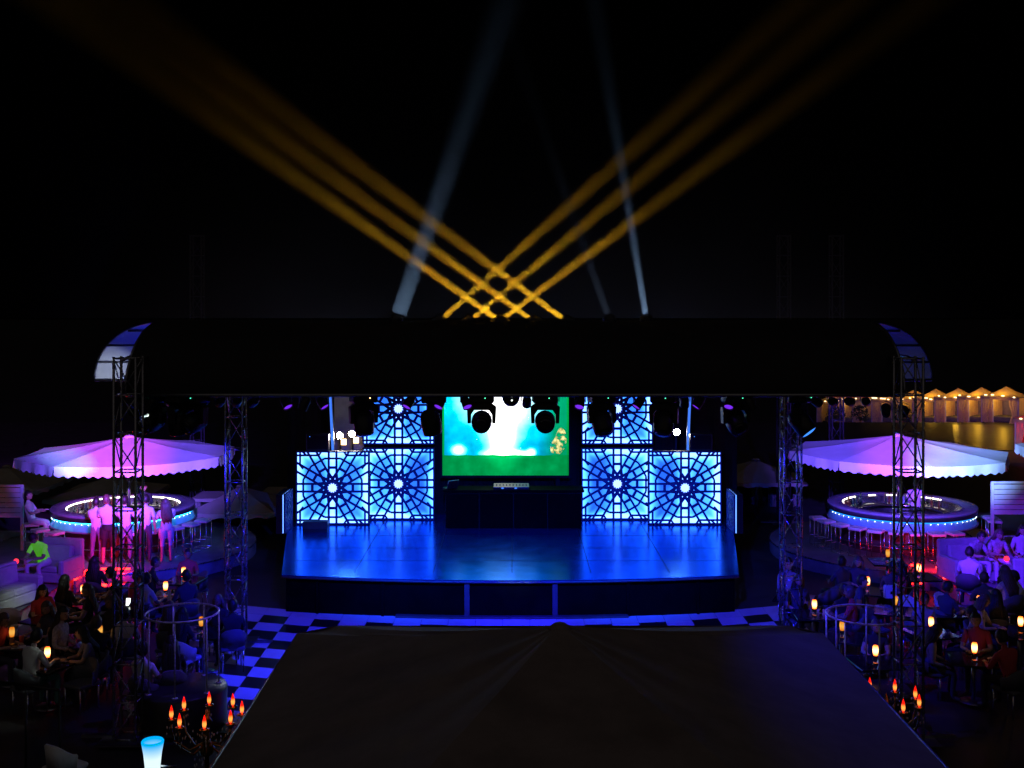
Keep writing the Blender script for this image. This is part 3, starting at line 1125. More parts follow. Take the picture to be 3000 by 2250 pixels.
FY = 18.0 + TRW / 2           # front towers
tl = at(333, 1045, 18.0)
XFL = tl.x + TRW / 2
XFR = at(2640.6, 1045, 18.0).x + TRW / 2
RY = 23.1 + TRW / 2
XRL = at(660, 1045, 23.1).x + TRW / 2
XRR = at(2298, 1045, 23.1).x + TRW / 2
truss('tall square truss tower holding the front left roof corner', (XFL, FY, 0.0), 6.15)
truss('tall square truss tower holding the front right roof corner', (XFR, FY, 0.0), 6.15)
truss('truss tower behind, left of the stage front', (XRL, RY, 0.0), 6.0)
truss('truss tower behind, right of the stage front', (XRR, RY, 0.0), 6.0)
# light-carrying horizontal trusses
truss('horizontal truss under the front roof edge carrying the moving lights', (XFL + 0.2, FY + 0.55, 5.68), XFR - XFL - 0.4, axis='x', name='lighting_truss', w=0.3)
truss('horizontal truss behind the roof carrying the amber beam lights', (XRL + 0.2, RY, 6.02), XRR - XRL - 0.4, axis='x', name='lighting_truss', w=0.3)
for px, nm in ((578, 'dark mast rising behind the roof at far left'), (2296, 'dark mast rising behind the roof, inner one of the right pair'), (2450, 'dark mast rising behind the roof, outer one of the right pair')):
    Yp = 36.0
    truss(nm, (at(px, 800, Yp).x, Yp, 0.0), 9.2, name='mast', mat_='bar_black', group='masts behind the roof')

# ------------------------------------------------------------------ arched roof canopy
RC_Y, RC_D, RC_Z0, RC_RISE = 20.3, 1.9, 5.52, 1.17
XL_, XR_ = -6.24, 6.42


def roof_pt(u, t, off=0.0):
    """u 0..1 across, t -90 (front foot) .. 90 (back foot)"""
    a = R(t)
    y = RC_Y + (RC_D - off) * math.sin(a)
    z = RC_Z0 + (RC_RISE - off) * math.cos(a)
    fl_ = max(0.0, math.sin(a))
    xl = XL_ - 1.98 * fl_ - (0.08 if a < 0 else 0.08 * (1 - fl_))
    xr = XR_ + 1.85 * fl_
    return Vector((xl + (xr - xl) * u, y, z))


roof = thing('roof_canopy', 'dark arched roof canopy spanning the truss towers before the stage', 'canopy', (0, 0, 0))


def roof_sheet(name, matn, off, flip):
    mb = MB()
    NU, NT = 40, 36
    vs = [roof_pt(i / NU, -90 + 180 * j / NT, off) + Vector((0, 0, 0.012 * math.sin(i * 0.9) * math.cos(R(-90 + 180 * j / NT)))) for j in range(NT + 1) for i in range(NU + 1)]
    fs = []
    for j in range(NT):
        for i in range(NU):
            q = (j * (NU + 1) + i, j * (NU + 1) + i + 1, (j + 1) * (NU + 1) + i + 1, (j + 1) * (NU + 1) + i)
            fs.append(tuple(reversed(q)) if flip else q)
    mb.add(vs, fs, True)
    return mb.build(name, matn, roof)


roof_sheet('outer_fabric', 'roof_outer', 0.0, False)
roof_sheet('inner_lining', 'roof_inner', 0.03, True)
for u in (0, 1):
    mb = MB()
    mb.tube([roof_pt(u, -90 + 5 * k, 0.015) for k in range(37)], 0.028, 8)
    mb.build('rim_tube', 'dark_alu', roof)
for t_ in (-62, -35, 0, 28, 52, 72):
    mb = MB()
    mb.tube([roof_pt(u / 6, t_, 0.07) for u in range(7)], 0.022, 6)
    mb.build('purlin', 'dark_alu', roof)
for t_ in (-90, 90):
    mb = MB()
    mb.tube([roof_pt(u / 6, t_, 0.015) + Vector((0, 0, -0.015)) for u in range(7)], 0.032, 8)
    mb.build('edge_tube', 'dark_alu', roof)
for i in range(1, 6):
    mb = MB()
    mb.tube([roof_pt(i / 6, -90 + 10 * k, 0.10) for k in range(19)], 0.02, 6)
    mb.build('rib', 'dark_alu', roof)
# struts that tie the arch to the towers
for xt in (XFL, XFR):
    for dx in (-0.15, 0.15):
        mb = MB()
        mb.tube([(xt + dx, FY + 0.17, 6.08), (xt + dx, FY + 0.45, 6.12), (xt + dx, RC_Y, 6.15), (xt + dx, RC_Y + 1.45, 6.10)], 0.024, 8)
        mb.build('tie_beam', 'dark_alu', roof)
for xt, xo in ((XRL, -1), (XRR, 1)):
    mb = MB()
    mb.tube([(xt, RY - 0.17, 5.9), (xt, 22.0, 5.66)], 0.03, 8)
    mb.build('tie_beam', 'dark_alu', roof)

# ------------------------------------------------------------------ moving lights
mh = {}
mb = MB()
mb.box((0, 0, -0.07), (0.34, 0.26, 0.14), bev=0.02)
mh['base'] = mb.mesh('base', 'fixture')
mb = MB()
mb.tube([(0, 0, 0.0), (0, 0, 0.10)], 0.022, 8)
mb.box((0, 0, 0.09), (0.09, 0.06, 0.05))
mh['clamp'] = mb.mesh('clamp', 'dark_alu')
mb = MB()
prof = [(-0.19, -0.42), (-0.20, -0.20), (-0.13, -0.145), (0.13, -0.145), (0.20, -0.20), (0.19, -0.42), (0.145, -0.42), (0.142, -0.30), (0.10, -0.24), (-0.10, -0.24), (-0.142, -0.30), (-0.145, -0.42)]
vs = [(x, y, z) for y in (-0.05, 0.05) for x, z in prof]
nn = len(prof)
fs = [(i, (i + 1) % nn, nn + (i + 1) % nn, nn + i) for i in range(nn)]
for i in range(5):
    j = nn - 1 - i
    fs.append((i, j, j - 1, i + 1) if False else (j, i, i + 1, j - 1))
    fs.append((nn + i, nn + j, nn + j - 1, nn + i + 1))
mb.add(vs, fs)
mh['yoke'] = mb.mesh('yoke', 'fixture')
mb = MB()
mb.lathe([(0.0, -0.17), (0.07, -0.165), (0.12, -0.12), (0.14, 0.0), (0.135, 0.10), (0.125, 0.17), (0.115, 0.185)], 20, capt=True)
for k in range(3):
    mb.tube([(0.128 * math.cos(a), 0.128 * math.sin(a), -0.08 + 0.03 * k) for a in [2 * math.pi * q / 16 for q in range(16)]], 0.012, 5, closed=True)
mh['head'] = mb.mesh('head', 'fixture')
mb = MB()
mb.lathe([(0.0, 0.202), (0.06, 0.198), (0.105, 0.187)], 20)
mh['lens_dark'] = mb.mesh('lens', 'lens')
mh['lens_blue'] = mb.mesh('lens', 'indicator')
mh['lens_white'] = mb.mesh('lens', 'phone_screen')
mb = MB()
mb.ball((0, 0, 0), 0.008, 6, 4)
mh['dot'] = mb.mesh('display', 'led_green')
mh['dot2'] = mb.mesh('display', 'lamp_warm')


def moving_light(label, p, pan, tilt, lens='lens_dark', dot='dot', up=False, group='moving lights under the roof edge', name='moving_light'):
    """hangs at p (clamp on the truss), head tilted from straight down"""
    t = thing(name, label, 'stage light', p, pan, group)
    t.scale = (1.22, 1.22, 1.22) if not up else (1, 1, 1)
    s = -1 if up else 1
    for nm in ('clamp', 'base', 'yoke'):
        o = link(nm, mh[nm], t)
        if up:
            o.rotation_euler = (R(180), 0, 0)
    hd = link('head', mh['head'], t, (0, 0, -0.40 * s), (R(180 - tilt) if not up else R(tilt), 0, 0))
    link('lens', mh[lens], hd)
    d = link('display', mh[dot], t, (0.05, -0.135, -0.07 * s))
    return t


HZT = 5.53            # underside of the front lighting truss
heads = [(446, -20, 78, 'lens_dark', 'far left end, hanging beside the tower'), (522, 80, 5, 'lens_dark', 'second from the left tower, seen side-on'), (572, -30, 70, 'lens_dark', 'third from the left tower, its pale lens turned to us'),
         (1065, 25, 20, 'lens_dark', 'hanging before the upper left rosette panel'), (1262, 95, 10, 'lens_dark', 'hanging between upper left rosette panel and the screen'),
         (1411, 0, 82, 'lens_dark', 'hanging before the left half of the screen'), (1597, 0, 82, 'lens_dark', 'hanging before the right half of the screen'),
         (1762, 15, 35, 'lens_dark', 'hanging before the upper right rosette panel'), (1945, -20, 30, 'lens_dark', 'hanging beside the single white lamp'),
         (2155, 10, 60, 'lens_dark', 'hanging in the dark right of the blue strip'), (2345, 60, 40, 'lens_blue', 'hanging beside the right rear tower')]
for px, pan, tilt, lens, where in heads:
    p = at(px, 1160, FY + 0.55)
    moving_light('black moving light ' + where, (p.x, FY + 0.55, HZT), R(pan), tilt, lens, 'dot2' if px == 1065 else 'dot')

# small purple wash cans between them
mb = MB()
mb.lathe([(0.0, -0.12), (0.06, -0.12), (0.075, -0.05), (0.08, 0.10)], 14, capt=False)
CAN = mb.mesh('can', 'fixture')
mb = MB()
mb.lathe([(0.0, 0.085), (0.072, 0.08)], 14)
CANL = mb.mesh('lens', 'lamp_purple')
mb = MB()
mb.tube([(-0.09, 0, 0), (-0.09, 0, 0.12), (0, 0, 0.16), (0.09, 0, 0.12), (0.09, 0, 0)], 0.008, 6)
BRK = mb.mesh('bracket', 'dark_alu')
for i, (px, tx) in enumerate(((838, 50), (944, 60), (1198, -40), (1290, -35), (1365, 30), (1700, -20), (1872, -60), (2047, -70), (2137, -25))):
    p = at(px, 1160, FY + 0.4)
    t = thing('wash_light', 'small wash light with purple lens under the roof edge, %s from left' % ('first', 'second', 'third', 'fourth', 'fifth', 'sixth', 'seventh', 'eighth', 'ninth')[i], 'stage light', (p.x, FY + 0.40, 5.37), 0, 'purple wash lights under the roof edge')
    c = link('can', CAN, t, (0, 0, 0), (R(140), 0, R(tx)))
    link('lens', CANL, c)
    link('bracket', BRK, t)
# dome camera in the middle
p = at(1497, 1160, FY + 0.45)
t = thing('dome_camera', 'dark half-dome hanging from the roof edge before the screen', 'camera', (p.x, FY + 0.45, 5.5))
mb = MB()
mb.lathe([(0.0, -0.20), (0.06, -0.19), (0.11, -0.15), (0.14, -0.09), (0.15, -0.03), (0.15, 0.03)], 20)
mb.build('dome', 'lens', t)
mb = MB()
mb.lathe([(0.155, 0.0), (0.155, 0.06), (0.03, 0.08), (0.03, 0.2)], 20)
mb.build('mount', 'fixture', t)
mb = MB()
mb.ball((0.015, -0.145, -0.085), 0.014, 8, 6)
mb.build('status_light', 'phone_screen', t)

# ------------------------------------------------------------------ beams above the roof: lamps on the rear truss
BZ = 6.20
RYT = RY
AMB = (1.0, 0.50, 0.015)


def beam(label, px0, px1, py1, power, col, spread, diam=0.12):
    """lamp on the rear truss at photo column px0 whose beam passes photo point (px1, py1)"""
    RY = RYT + (0.17 if px1 > px0 else -0.17)
    p0 = at(px0, 948, RY)
    tgt = at(px1, py1, RY)
    t = moving_light(label, (p0.x, RY, BZ - 0.02), 0.0, 0, 'lens_dark', 'dot', up=True, group='beam lights on the rear truss', name='beam_light')
    src = Vector((p0.x, RY, BZ + 0.38))
    d = tgt - src
    for c in t.children:
        if c.name.startswith('head'):
            c.rotation_mode = 'QUATERNION'
            c.rotation_quaternion = Vector((0, 0, 1)).rotation_difference(d)
    beam_lamp(t, src + d.normalized() * 0.23, tgt, power, col, diam, spread)
    return t


AP = 7.0
BS = 5.2
beam('amber beam light throwing the lowest beam to upper left', 1478, 130, 0, AP, AMB, BS)
beam('amber beam light throwing the middle beam to upper left', 1575, 250, 0, AP, AMB, BS)
beam('amber beam light throwing the highest beam to upper left', 1672, 376, 0, AP, AMB, BS)
beam('amber beam light throwing the lowest beam to upper right', 1452, 2720, 0, AP * 0.8, AMB, BS)
beam('amber beam light throwing the middle beam to upper right', 1365, 2500, 0, AP * 0.8, AMB, BS)
beam('amber beam light throwing the highest beam to upper right', 1278, 2350, 0, AP * 0.8, AMB, BS)
beam('cold white beam light throwing a steep beam left of the amber ones', 1158, 1452, 100, 5.0, (0.38, 0.62, 1.0), 7.0, 0.34)
beam('cold white beam light throwing a thin steep beam at right', 1896, 1750, 50, 2.2, (0.38, 0.62, 1.0), 5.0, 0.13)
beam('faint white beam light between the amber beams and the thin white one', 1790, 1620, 460, 0.25, (0.45, 0.62, 1.0), 5.0, 0.16)

sm = MB()
sm.box((0, RY, 14.3), (44, 0.75, 15.2))
tag(sm.build('stage_smoke', 'stage_smoke'), 'thin machine smoke drifting above the roof in the light beams', 'smoke', kind='stuff')

# ------------------------------------------------------------------ big lit parasols over the bars


def parasol(label, c, rad, zr, rise, rot, group, pole_base, name='parasol', n=8, matn='canvas_white', val=0.28, scal=9, square=False, pole=True):
    t = thing(name, label, 'parasol', (c[0], c[1], pole_base), 0, group)
    z0 = zr - pole_base
    rim = []
    for k in range(n):
        a = rot + 2 * math.pi * k / n
        rim.append(Vector((rad * math.cos(a), rad * math.sin(a), z0)))
    top = Vector((0, 0, z0 + rise))
    for k in range(n):
        a, b = rim[k], rim[(k + 1) % n]
        NR, NC = 7, 6
        vs, fs = [], []
        for i in range(NR + 1):
            fr = i / NR
            for j in range(NC + 1):
                w = j / NC
                e = a.lerp(b, w)
                p = top.lerp(e, fr)
                p.z -= 0.075 * math.sin(math.pi * w) * fr * (1.35 - fr) + 0.03 * math.sin(math.pi * fr)
                vs.append(p)
        for i in range(NR):
            for j in range(NC):
                q = i * (NC + 1) + j
                fs.append((q, q + NC + 1, q + NC + 2, q + 1))
        mb = MB()
        mb.add(vs, fs, True)
        mb.build('canopy_panel', matn, t)
        if val:
            m_ = scal * 6
            vs, fs = [], []
            out = ((a + b) / 2)
            out.z = 0
            out.normalize()
            for j in range(m_ + 1):
                w = j / m_
                e = a.lerp(b, w)
                e.z -= 0.026 * math.sin(math.pi * w)
                dz = val - 0.05 * (0.5 + 0.5 * math.cos(2 * math.pi * w * scal))
                o_ = out * (0.012 + 0.02 * math.sin(w * 17 + k))
                vs += [e + out * 0.004, e + o_ + Vector((0, 0, -dz * 0.6)), e + o_ * 1.6 + Vector((0, 0, -dz))]
            for j in range(m_):
                for q in range(2):
                    i0 = j * 3 + q
                    fs.append((i0, i0 + 1, i0 + 4, i0 + 3))
            mb = MB()
            mb.add(vs, fs, True)
            mb.build('valance', matn, t)
        mb = MB()
        mb.tube([top + Vector((0, 0, -0.10)), a + Vector((0, 0, -0.06))], 0.016, 6)
        mb.build('rib', 'dark_alu', t)
    if pole:
        mb = MB()
        mb.tube([(0, 0, 0), (0, 0, z0 + rise - 0.02)], 0.05, 10)
        mb.build('pole', 'dark_alu', t)
        mb = MB()
        mb.lathe([(0.0, 0.05), (0.10, 0.03), (0.16, -0.02)], 12, top)
        mb.build('cap', matn, t)
    return t


pg = 'big octagonal parasols over the round bars'
parasol('big pink and violet lit octagonal parasol over the left bar', BL + Vector((0.14, 0, 0)), 2.92, 2.86, 0.44, R(25.5), pg, 0.30)
parasol('big blue and cyan lit octagonal parasol over the right bar', BR + Vector((-0.08, 0, 0)), 3.02, 2.86, 0.46, R(-3), pg, 0.30)
parasol('extra parasol standing in for a glass-pane image at the right edge', (17.35, 31.6), 2.95, 2.92, 0.62, R(22), pg, 0.296)  # added parasol in place of the offset image in a glass pane

# dark beige parasols and curtained booths behind
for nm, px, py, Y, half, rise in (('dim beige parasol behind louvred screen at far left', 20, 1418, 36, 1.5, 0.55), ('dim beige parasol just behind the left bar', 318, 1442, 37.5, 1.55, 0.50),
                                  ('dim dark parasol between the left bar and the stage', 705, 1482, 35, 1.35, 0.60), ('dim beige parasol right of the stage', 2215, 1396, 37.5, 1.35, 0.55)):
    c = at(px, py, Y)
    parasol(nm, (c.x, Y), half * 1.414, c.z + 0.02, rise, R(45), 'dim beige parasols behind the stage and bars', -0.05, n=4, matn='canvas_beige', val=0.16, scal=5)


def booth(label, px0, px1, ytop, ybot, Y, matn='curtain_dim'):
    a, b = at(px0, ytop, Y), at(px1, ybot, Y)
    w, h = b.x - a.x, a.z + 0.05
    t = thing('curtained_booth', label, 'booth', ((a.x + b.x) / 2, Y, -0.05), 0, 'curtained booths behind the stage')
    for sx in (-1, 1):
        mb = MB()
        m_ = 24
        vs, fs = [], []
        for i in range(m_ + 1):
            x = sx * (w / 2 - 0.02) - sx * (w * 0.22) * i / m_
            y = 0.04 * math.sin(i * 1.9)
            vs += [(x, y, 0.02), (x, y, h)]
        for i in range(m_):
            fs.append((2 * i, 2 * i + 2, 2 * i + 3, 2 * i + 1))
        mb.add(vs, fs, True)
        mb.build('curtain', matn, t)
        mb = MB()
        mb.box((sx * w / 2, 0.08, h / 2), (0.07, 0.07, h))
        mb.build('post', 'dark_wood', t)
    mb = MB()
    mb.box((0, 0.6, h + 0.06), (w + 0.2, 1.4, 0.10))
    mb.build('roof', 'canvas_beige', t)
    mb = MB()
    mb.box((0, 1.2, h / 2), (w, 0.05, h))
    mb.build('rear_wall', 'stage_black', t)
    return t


booth('dim curtained booth between the left bar and stage', 770, 832, 1455, 1560, 36.5)
booth('dim curtained booth right of the stage, nearer the bar', 2255, 2345, 1410, 1500, 39.0)
booth('dim curtained booth right of the stage, nearer the panels', 2130, 2225, 1405, 1500, 39.5)
booth('pale curtained booth just right of the left bar', 570, 640, 1470, 1590, 34.5)


# ------------------------------------------------------------------ round bars
def round_bar(side, c, r):
    zt = 1.10
    t = thing('round_bar', 'round cocktail bar with glowing blue band under the %s parasol' % ('pink' if side == 'left' else 'blue'), 'bar', (c.x, c.y, 0.30))
    mb = MB()
    mb.lathe([(r - 0.40, zt - 0.05), (r, zt - 0.05), (r, zt), (r - 0.015, zt + 0.012), (r - 0.385, zt + 0.012), (r - 0.40, zt)], 72, capb=False, capt=False)
    mb.build('counter_top', 'counter', t)
    mb = MB()
    mb.lathe([(r - 0.02, zt - 0.16), (r - 0.008, zt - 0.16), (r - 0.008, zt - 0.052)], 72, capb=False, capt=False)
    mb.lathe([(r - 0.02, zt - 0.16), (r - 0.35, zt - 0.16)], 72, capb=False, capt=False)
    mb.build('counter_edge', 'bar_black', t)
    mb = MB()
    mb.lathe([(r - 0.02, zt - 0.40), (r - 0.09, zt - 0.20)], 72, capb=False, capt=False)
    mb.build('band_glass', 'band_' + side, t)
    mb = MB()
    mb.lathe([(r - 0.10, zt - 0.45), (r + 0.01, zt - 0.44), (r + 0.01, zt - 0.405), (r - 0.10, zt - 0.40)], 72, capb=False, capt=False)
    mb.build('band_lip', 'counter', t)
    mb = MB()
    mb.tube([((r - 0.07) * math.cos(a), (r - 0.07) * math.sin(a), zt - 0.185) for a in [2 * math.pi * k / 72 for k in range(72)]], 0.014, 5, closed=True)
    mb.build('cyan_light', 'led_cyan' if side == 'left' else 'led_cyan_low', t)
    for k in range(30):
        a = math.pi + math.pi * (k + 0.5) / 30
        mb = MB()
        mb.ball(((r - 0.045) * math.cos(a), (r - 0.045) * math.sin(a), zt - 0.215), 0.011, 6, 4)
        mb.build('light_dot', 'led_dot', t)
    mb = MB()
    mb.lathe([(r - 0.30, 0.0), (r - 0.30, zt - 0.40)], 72, capb=False, capt=False)
    mb.build('bar_front', 'bar_front', t)
    mb = MB()
    mb.lathe([(r - 0.42, zt - 0.05), (r - 0.42, 0.0)], 72, capb=False, capt=False)
    mb.build('bar_back', 'steel', t)
    # lower work ring inside with LED along the far half
    mb = MB()
    mb.lathe([(r - 0.43, zt - 0.24), (r - 0.80, zt - 0.24), (r - 0.80, zt - 0.30), (r - 0.43, zt - 0.30)], 72, capb=False, capt=False)
    mb.build('work_ring', 'steel', t)
    segs = [(20, 345)] if side == 'left' else [(125, 160), (98, 106), (80, 86), (70, 76), (28, 66), (170, 178)]
    for a0, a1 in segs:
        mb = MB()
        m_ = max(3, int((a1 - a0) / 4))
        mb.tube([((r - 0.425) * math.cos(R(a0 + (a1 - a0) * k / m_)), (r - 0.425) * math.sin(R(a0 + (a1 - a0) * k / m_)), zt - 0.03) for k in range(m_ + 1)], 0.018, 6)
        mb.build('white_light', 'led_white', t)
    mb = MB()
    mb.tube([((r - 0.12) * math.cos(a), (r - 0.12) * math.sin(a), 0.22) for a in [2 * math.pi * k / 60 for k in range(60)]], 0.02, 6, closed=True)
    mb.build('foot_rail', 'chrome', t)
    # bottles, glasses and an ice bin on the work ring
    rr = random.Random(5 if side == 'left' else 9)
    prot = {}
    for nm, m_ in (('bottle_green', 'bottle_green'), ('bottle_amber', 'bottle_amber'), ('glass', 'glass')):
        mb = MB()
        if nm == 'glass':
            mb.lathe([(0.025, 0), (0.035, 0.11), (0.031, 0.11), (0.022, 0.01)], 10, capt=False)
        else:
            mb.lathe([(0.036, 0), (0.037, 0.16), (0.03, 0.20), (0.014, 0.24), (0.013, 0.31), (0.016, 0.315)], 10)
        prot[nm] = mb.mesh('bottle' if nm != 'glass' else 'tumbler', m_)
    for k in range(26):
        a = R(rr.uniform(120, 265) if side == 'left' and k < 16 else rr.uniform(15, 165))
        q = r - rr.uniform(0.50, 0.72)
        nm = rr.choice(('bottle_green', 'bottle_amber', 'glass', 'glass'))
        o = link('bottle' if nm != 'glass' else 'tumbler', prot[nm], None, (c.x + q * math.cos(a), c.y + q * math.sin(a), 0.30 + zt - 0.24))
        if nm == 'glass':
            tag(o, 'small tumbler on the work ring inside the %s bar' % side, 'glass', 'tumblers inside the %s bar' % side)
        else:
            tag(o, 'slim glass bottle on the work ring inside the %s bar' % side, 'bottle', 'bottles inside the %s bar' % side)
    return t


def band_mat(name, a, b):
    m, nt, out = node_mat(name)
    e = nt.nodes.new('ShaderNodeEmission')
    tc = nt.nodes.new('ShaderNodeTexCoord')
    nz = nt.nodes.new('ShaderNodeTexNoise')
    nz.inputs['Scale'].default_value = 3.0
    nt.links.new(tc.outputs['Object'], nz.inputs['Vector'])
    col = ramp(nt, nz.outputs['Fac'], [(0.35, a), (0.65, b)])
    nt.links.new(col, e.inputs['Color'])
    e.inputs['Strength'].default_value = 0.35
    pr = nt.nodes.new('ShaderNodeBsdfPrincipled')
    pr.inputs['Base Color'].default_value = (0.15, 0.3, 0.4, 1)
    pr.inputs['Roughness'].default_value = 0.15
    ad = nt.nodes.new('ShaderNodeAddShader')
    nt.links.new(e.outputs[0], ad.inputs[0])
    nt.links.new(pr.outputs[0], ad.inputs[1])
    nt.links.new(ad.outputs[0], out.inputs['Surface'])


band_mat('band_left', (0.0, 0.18, 0.7), (0.02, 0.55, 1.0))
band_mat('band_right', (0.005, 0.012, 0.14), (0.0, 0.06, 0.35))
round_bar('left', BL, 1.92)
round_bar('right', BR, 2.0)

# bar stools
stool_seat = MB().box((0, 0, 0.735), (0.38, 0.38, 0.07), bev=0.02).mesh('seat', 'seat_white')
_l = MB()
_l.tube([(0, 0, 0), (0, 0, 0.70)], 0.012, 6)
stool_leg = _l.mesh('leg', 'chrome')
_l = MB()
_l.tube([(-0.165, 0, 0), (0.165, 0, 0)], 0.010, 6)
stool_bar = _l.mesh('foot_bar', 'chrome')


def stool(label, c, r, deg, group):
    a = R(deg)
    t = thing('bar_stool', label, 'stool', (c.x + r * math.cos(a), c.y + r * math.sin(a), 0.30), a, group)
    link('seat', stool_seat, t)
    for sx in (-1, 1):
        for sy in (-1, 1):
            link('leg', stool_leg, t, (sx * 0.165, sy * 0.165, 0))
        link('foot_bar', stool_bar, t, (0, sx * 0.165, 0.012))
        link('foot_bar', stool_bar, t, (sx * 0.165, 0, 0.012), (0, 0, R(90)))
        link('foot_bar', stool_bar, t, (0, sx * 0.165, 0.25))
    return t


ordn = ('first', 'second', 'third', 'fourth', 'fifth', 'sixth', 'seventh', 'eighth', 'ninth', 'tenth', 'eleventh', 'twelfth')
angs = [204, 227, 243, 292, 308, 322, 336, 350]
for i, d in enumerate(angs):
    stool('white square stool at the left bar, %s from its left end' % ordn[i], BL, 2.36, d, 'stools round the left bar')
angs = [186, 198, 211, 224, 236, 248, 260, 272, 284, 344, 356]
for i, d in enumerate(angs):
    stool('white square stool at the right bar, %s from its left end' % ordn[i], BR, 2.42, d, 'stools round the right bar')


# ------------------------------------------------------------------ steps with red light strips
def steps(side, pts_up, pts_low, pts_diag):
    a0, a1 = pts_up
    t = thing('entry_steps', 'entry steps with red light strips before the %s bar terrace' % side, 'steps', (0, 0, 0))
    for z, (p, q) in ((0.296, pts_up), (0.15, pts_low)):
        d = abs(q.x - p.x) + 0.4
        mb = MB()
        mb.box(((p.x + q.x) / 2, p.y + 0.21, z / 2 - 0.03), (d, 0.40, z + 0.055), bev=0.01)
        mb.build('step', 'deck', t)
    return t


def strip(t, p, q, r=0.034):
    mb = MB()
    mb.tube([p, q], r, 8)
    mb.build('red_strip', 'led_red_core', t)
    mb = MB()
    mb.box((p + q) / 2 + Vector((0, 0.03, -0.045)), ((q - p).length, 0.02, 0.03), rot=(0, 0, math.atan2((q - p).y, (q - p).x)))
    mb.build('strip_channel', 'dark_alu', t)


for side, up, low, dg in (('left', [(298, 332), (340, 357), (363, 381)], [(300, 312), (326, 336)], ((219, 1696), (256, 1673))),
                          ('right', [(2622, 2634), (2668, 2674), (2684, 2696)], [(2668, 2674), (2680, 2690), (2694, 2702)], ((2745, 1663), (2776, 1682)))):
    yu, yl = (1667, 1714) if side == 'left' else (1656, 1706)
    pu = (on(up[0][0], yu, 0.30), on(up[-1][1], yu, 0.30))
    plw = (on(low[0][0], yl, 0.16), on(low[-1][1], yl, 0.16))
    t = steps(side, pu, plw, dg)
    for a, b in up:
        strip(t, on(a, yu, 0.31) + Vector((0, -0.02, 0)), on(b, yu, 0.31) + Vector((0, -0.02, 0)))
    for a, b in low:
        strip(t, on(a, yl, 0.16) + Vector((0, -0.02, 0)), on(b, yl, 0.16) + Vector((0, -0.02, 0)), 0.036)
    for a in (0, 1):
        point(t, (pu[a] + (plw[a] - pu[a]) * 0.35) + Vector((0, -0.15, 0.12)), 20 if side == 'left' else 7, (1.0, 0.01, 0.01), 0.05, 'strip_light')
    p, q = on(dg[0][0], dg[0][1], 0.33), on(dg[1][0], dg[1][1], 0.33)
    point(t, (p + q) / 2 + Vector((0, -0.1, 0.15)), 22, (1.0, 0.01, 0.01), 0.05, 'strip_light')
    strip(t, p, q, 0.036)
    mb = MB()
    mb.box((p + q) / 2 + Vector((0, 0, -0.2)), (0.05, (q - p).length, 0.30), rot=(0, 0, math.atan2((q - p).y, (q - p).x) - R(90)))
    mb.build('side_stringer', 'deck', t)


# ------------------------------------------------------------------ louvred screens
def louvre(label, px0, px1, ytop, ybot, Y):
    a, b = at(px0, ytop, Y), at(px1, ybot, Y)
    w, h = b.x - a.x, a.z - 0.28
    t = thing('louvred_screen', label, 'screen', ((a.x + b.x) / 2, Y, 0.28))
    z0 = b.z - 0.28
    for sx in (-1, 1):
        mb = MB()
        mb.box((sx * (w / 2), 0, h / 2), (0.07, 0.06, h))
        mb.build('post', 'white_paint', t)
    mb = MB()
    mb.box((0, 0, h - 0.03), (w - 0.08, 0.058, 0.06))
    mb.build('top_rail', 'white_paint', t)
    n = 6
    for k in range(n):
        mb = MB()
        hh = (h - 0.08 - z0) / n
        mb.box((0, 0.0, z0 + hh * (k + 0.5)), (w - 0.075, 0.02, hh * 0.88), rot=(R(-14), 0, 0))
        mb.build('slat', 'white_paint', t)
    return t


louvre('white louvred screen at the far left edge, behind the sofas', -60, 65, 1420, 1517, 30.6)
louvre('white louvred screen at the far right edge, behind the sofas', 2907, 3060, 1410, 1508, 30.6)

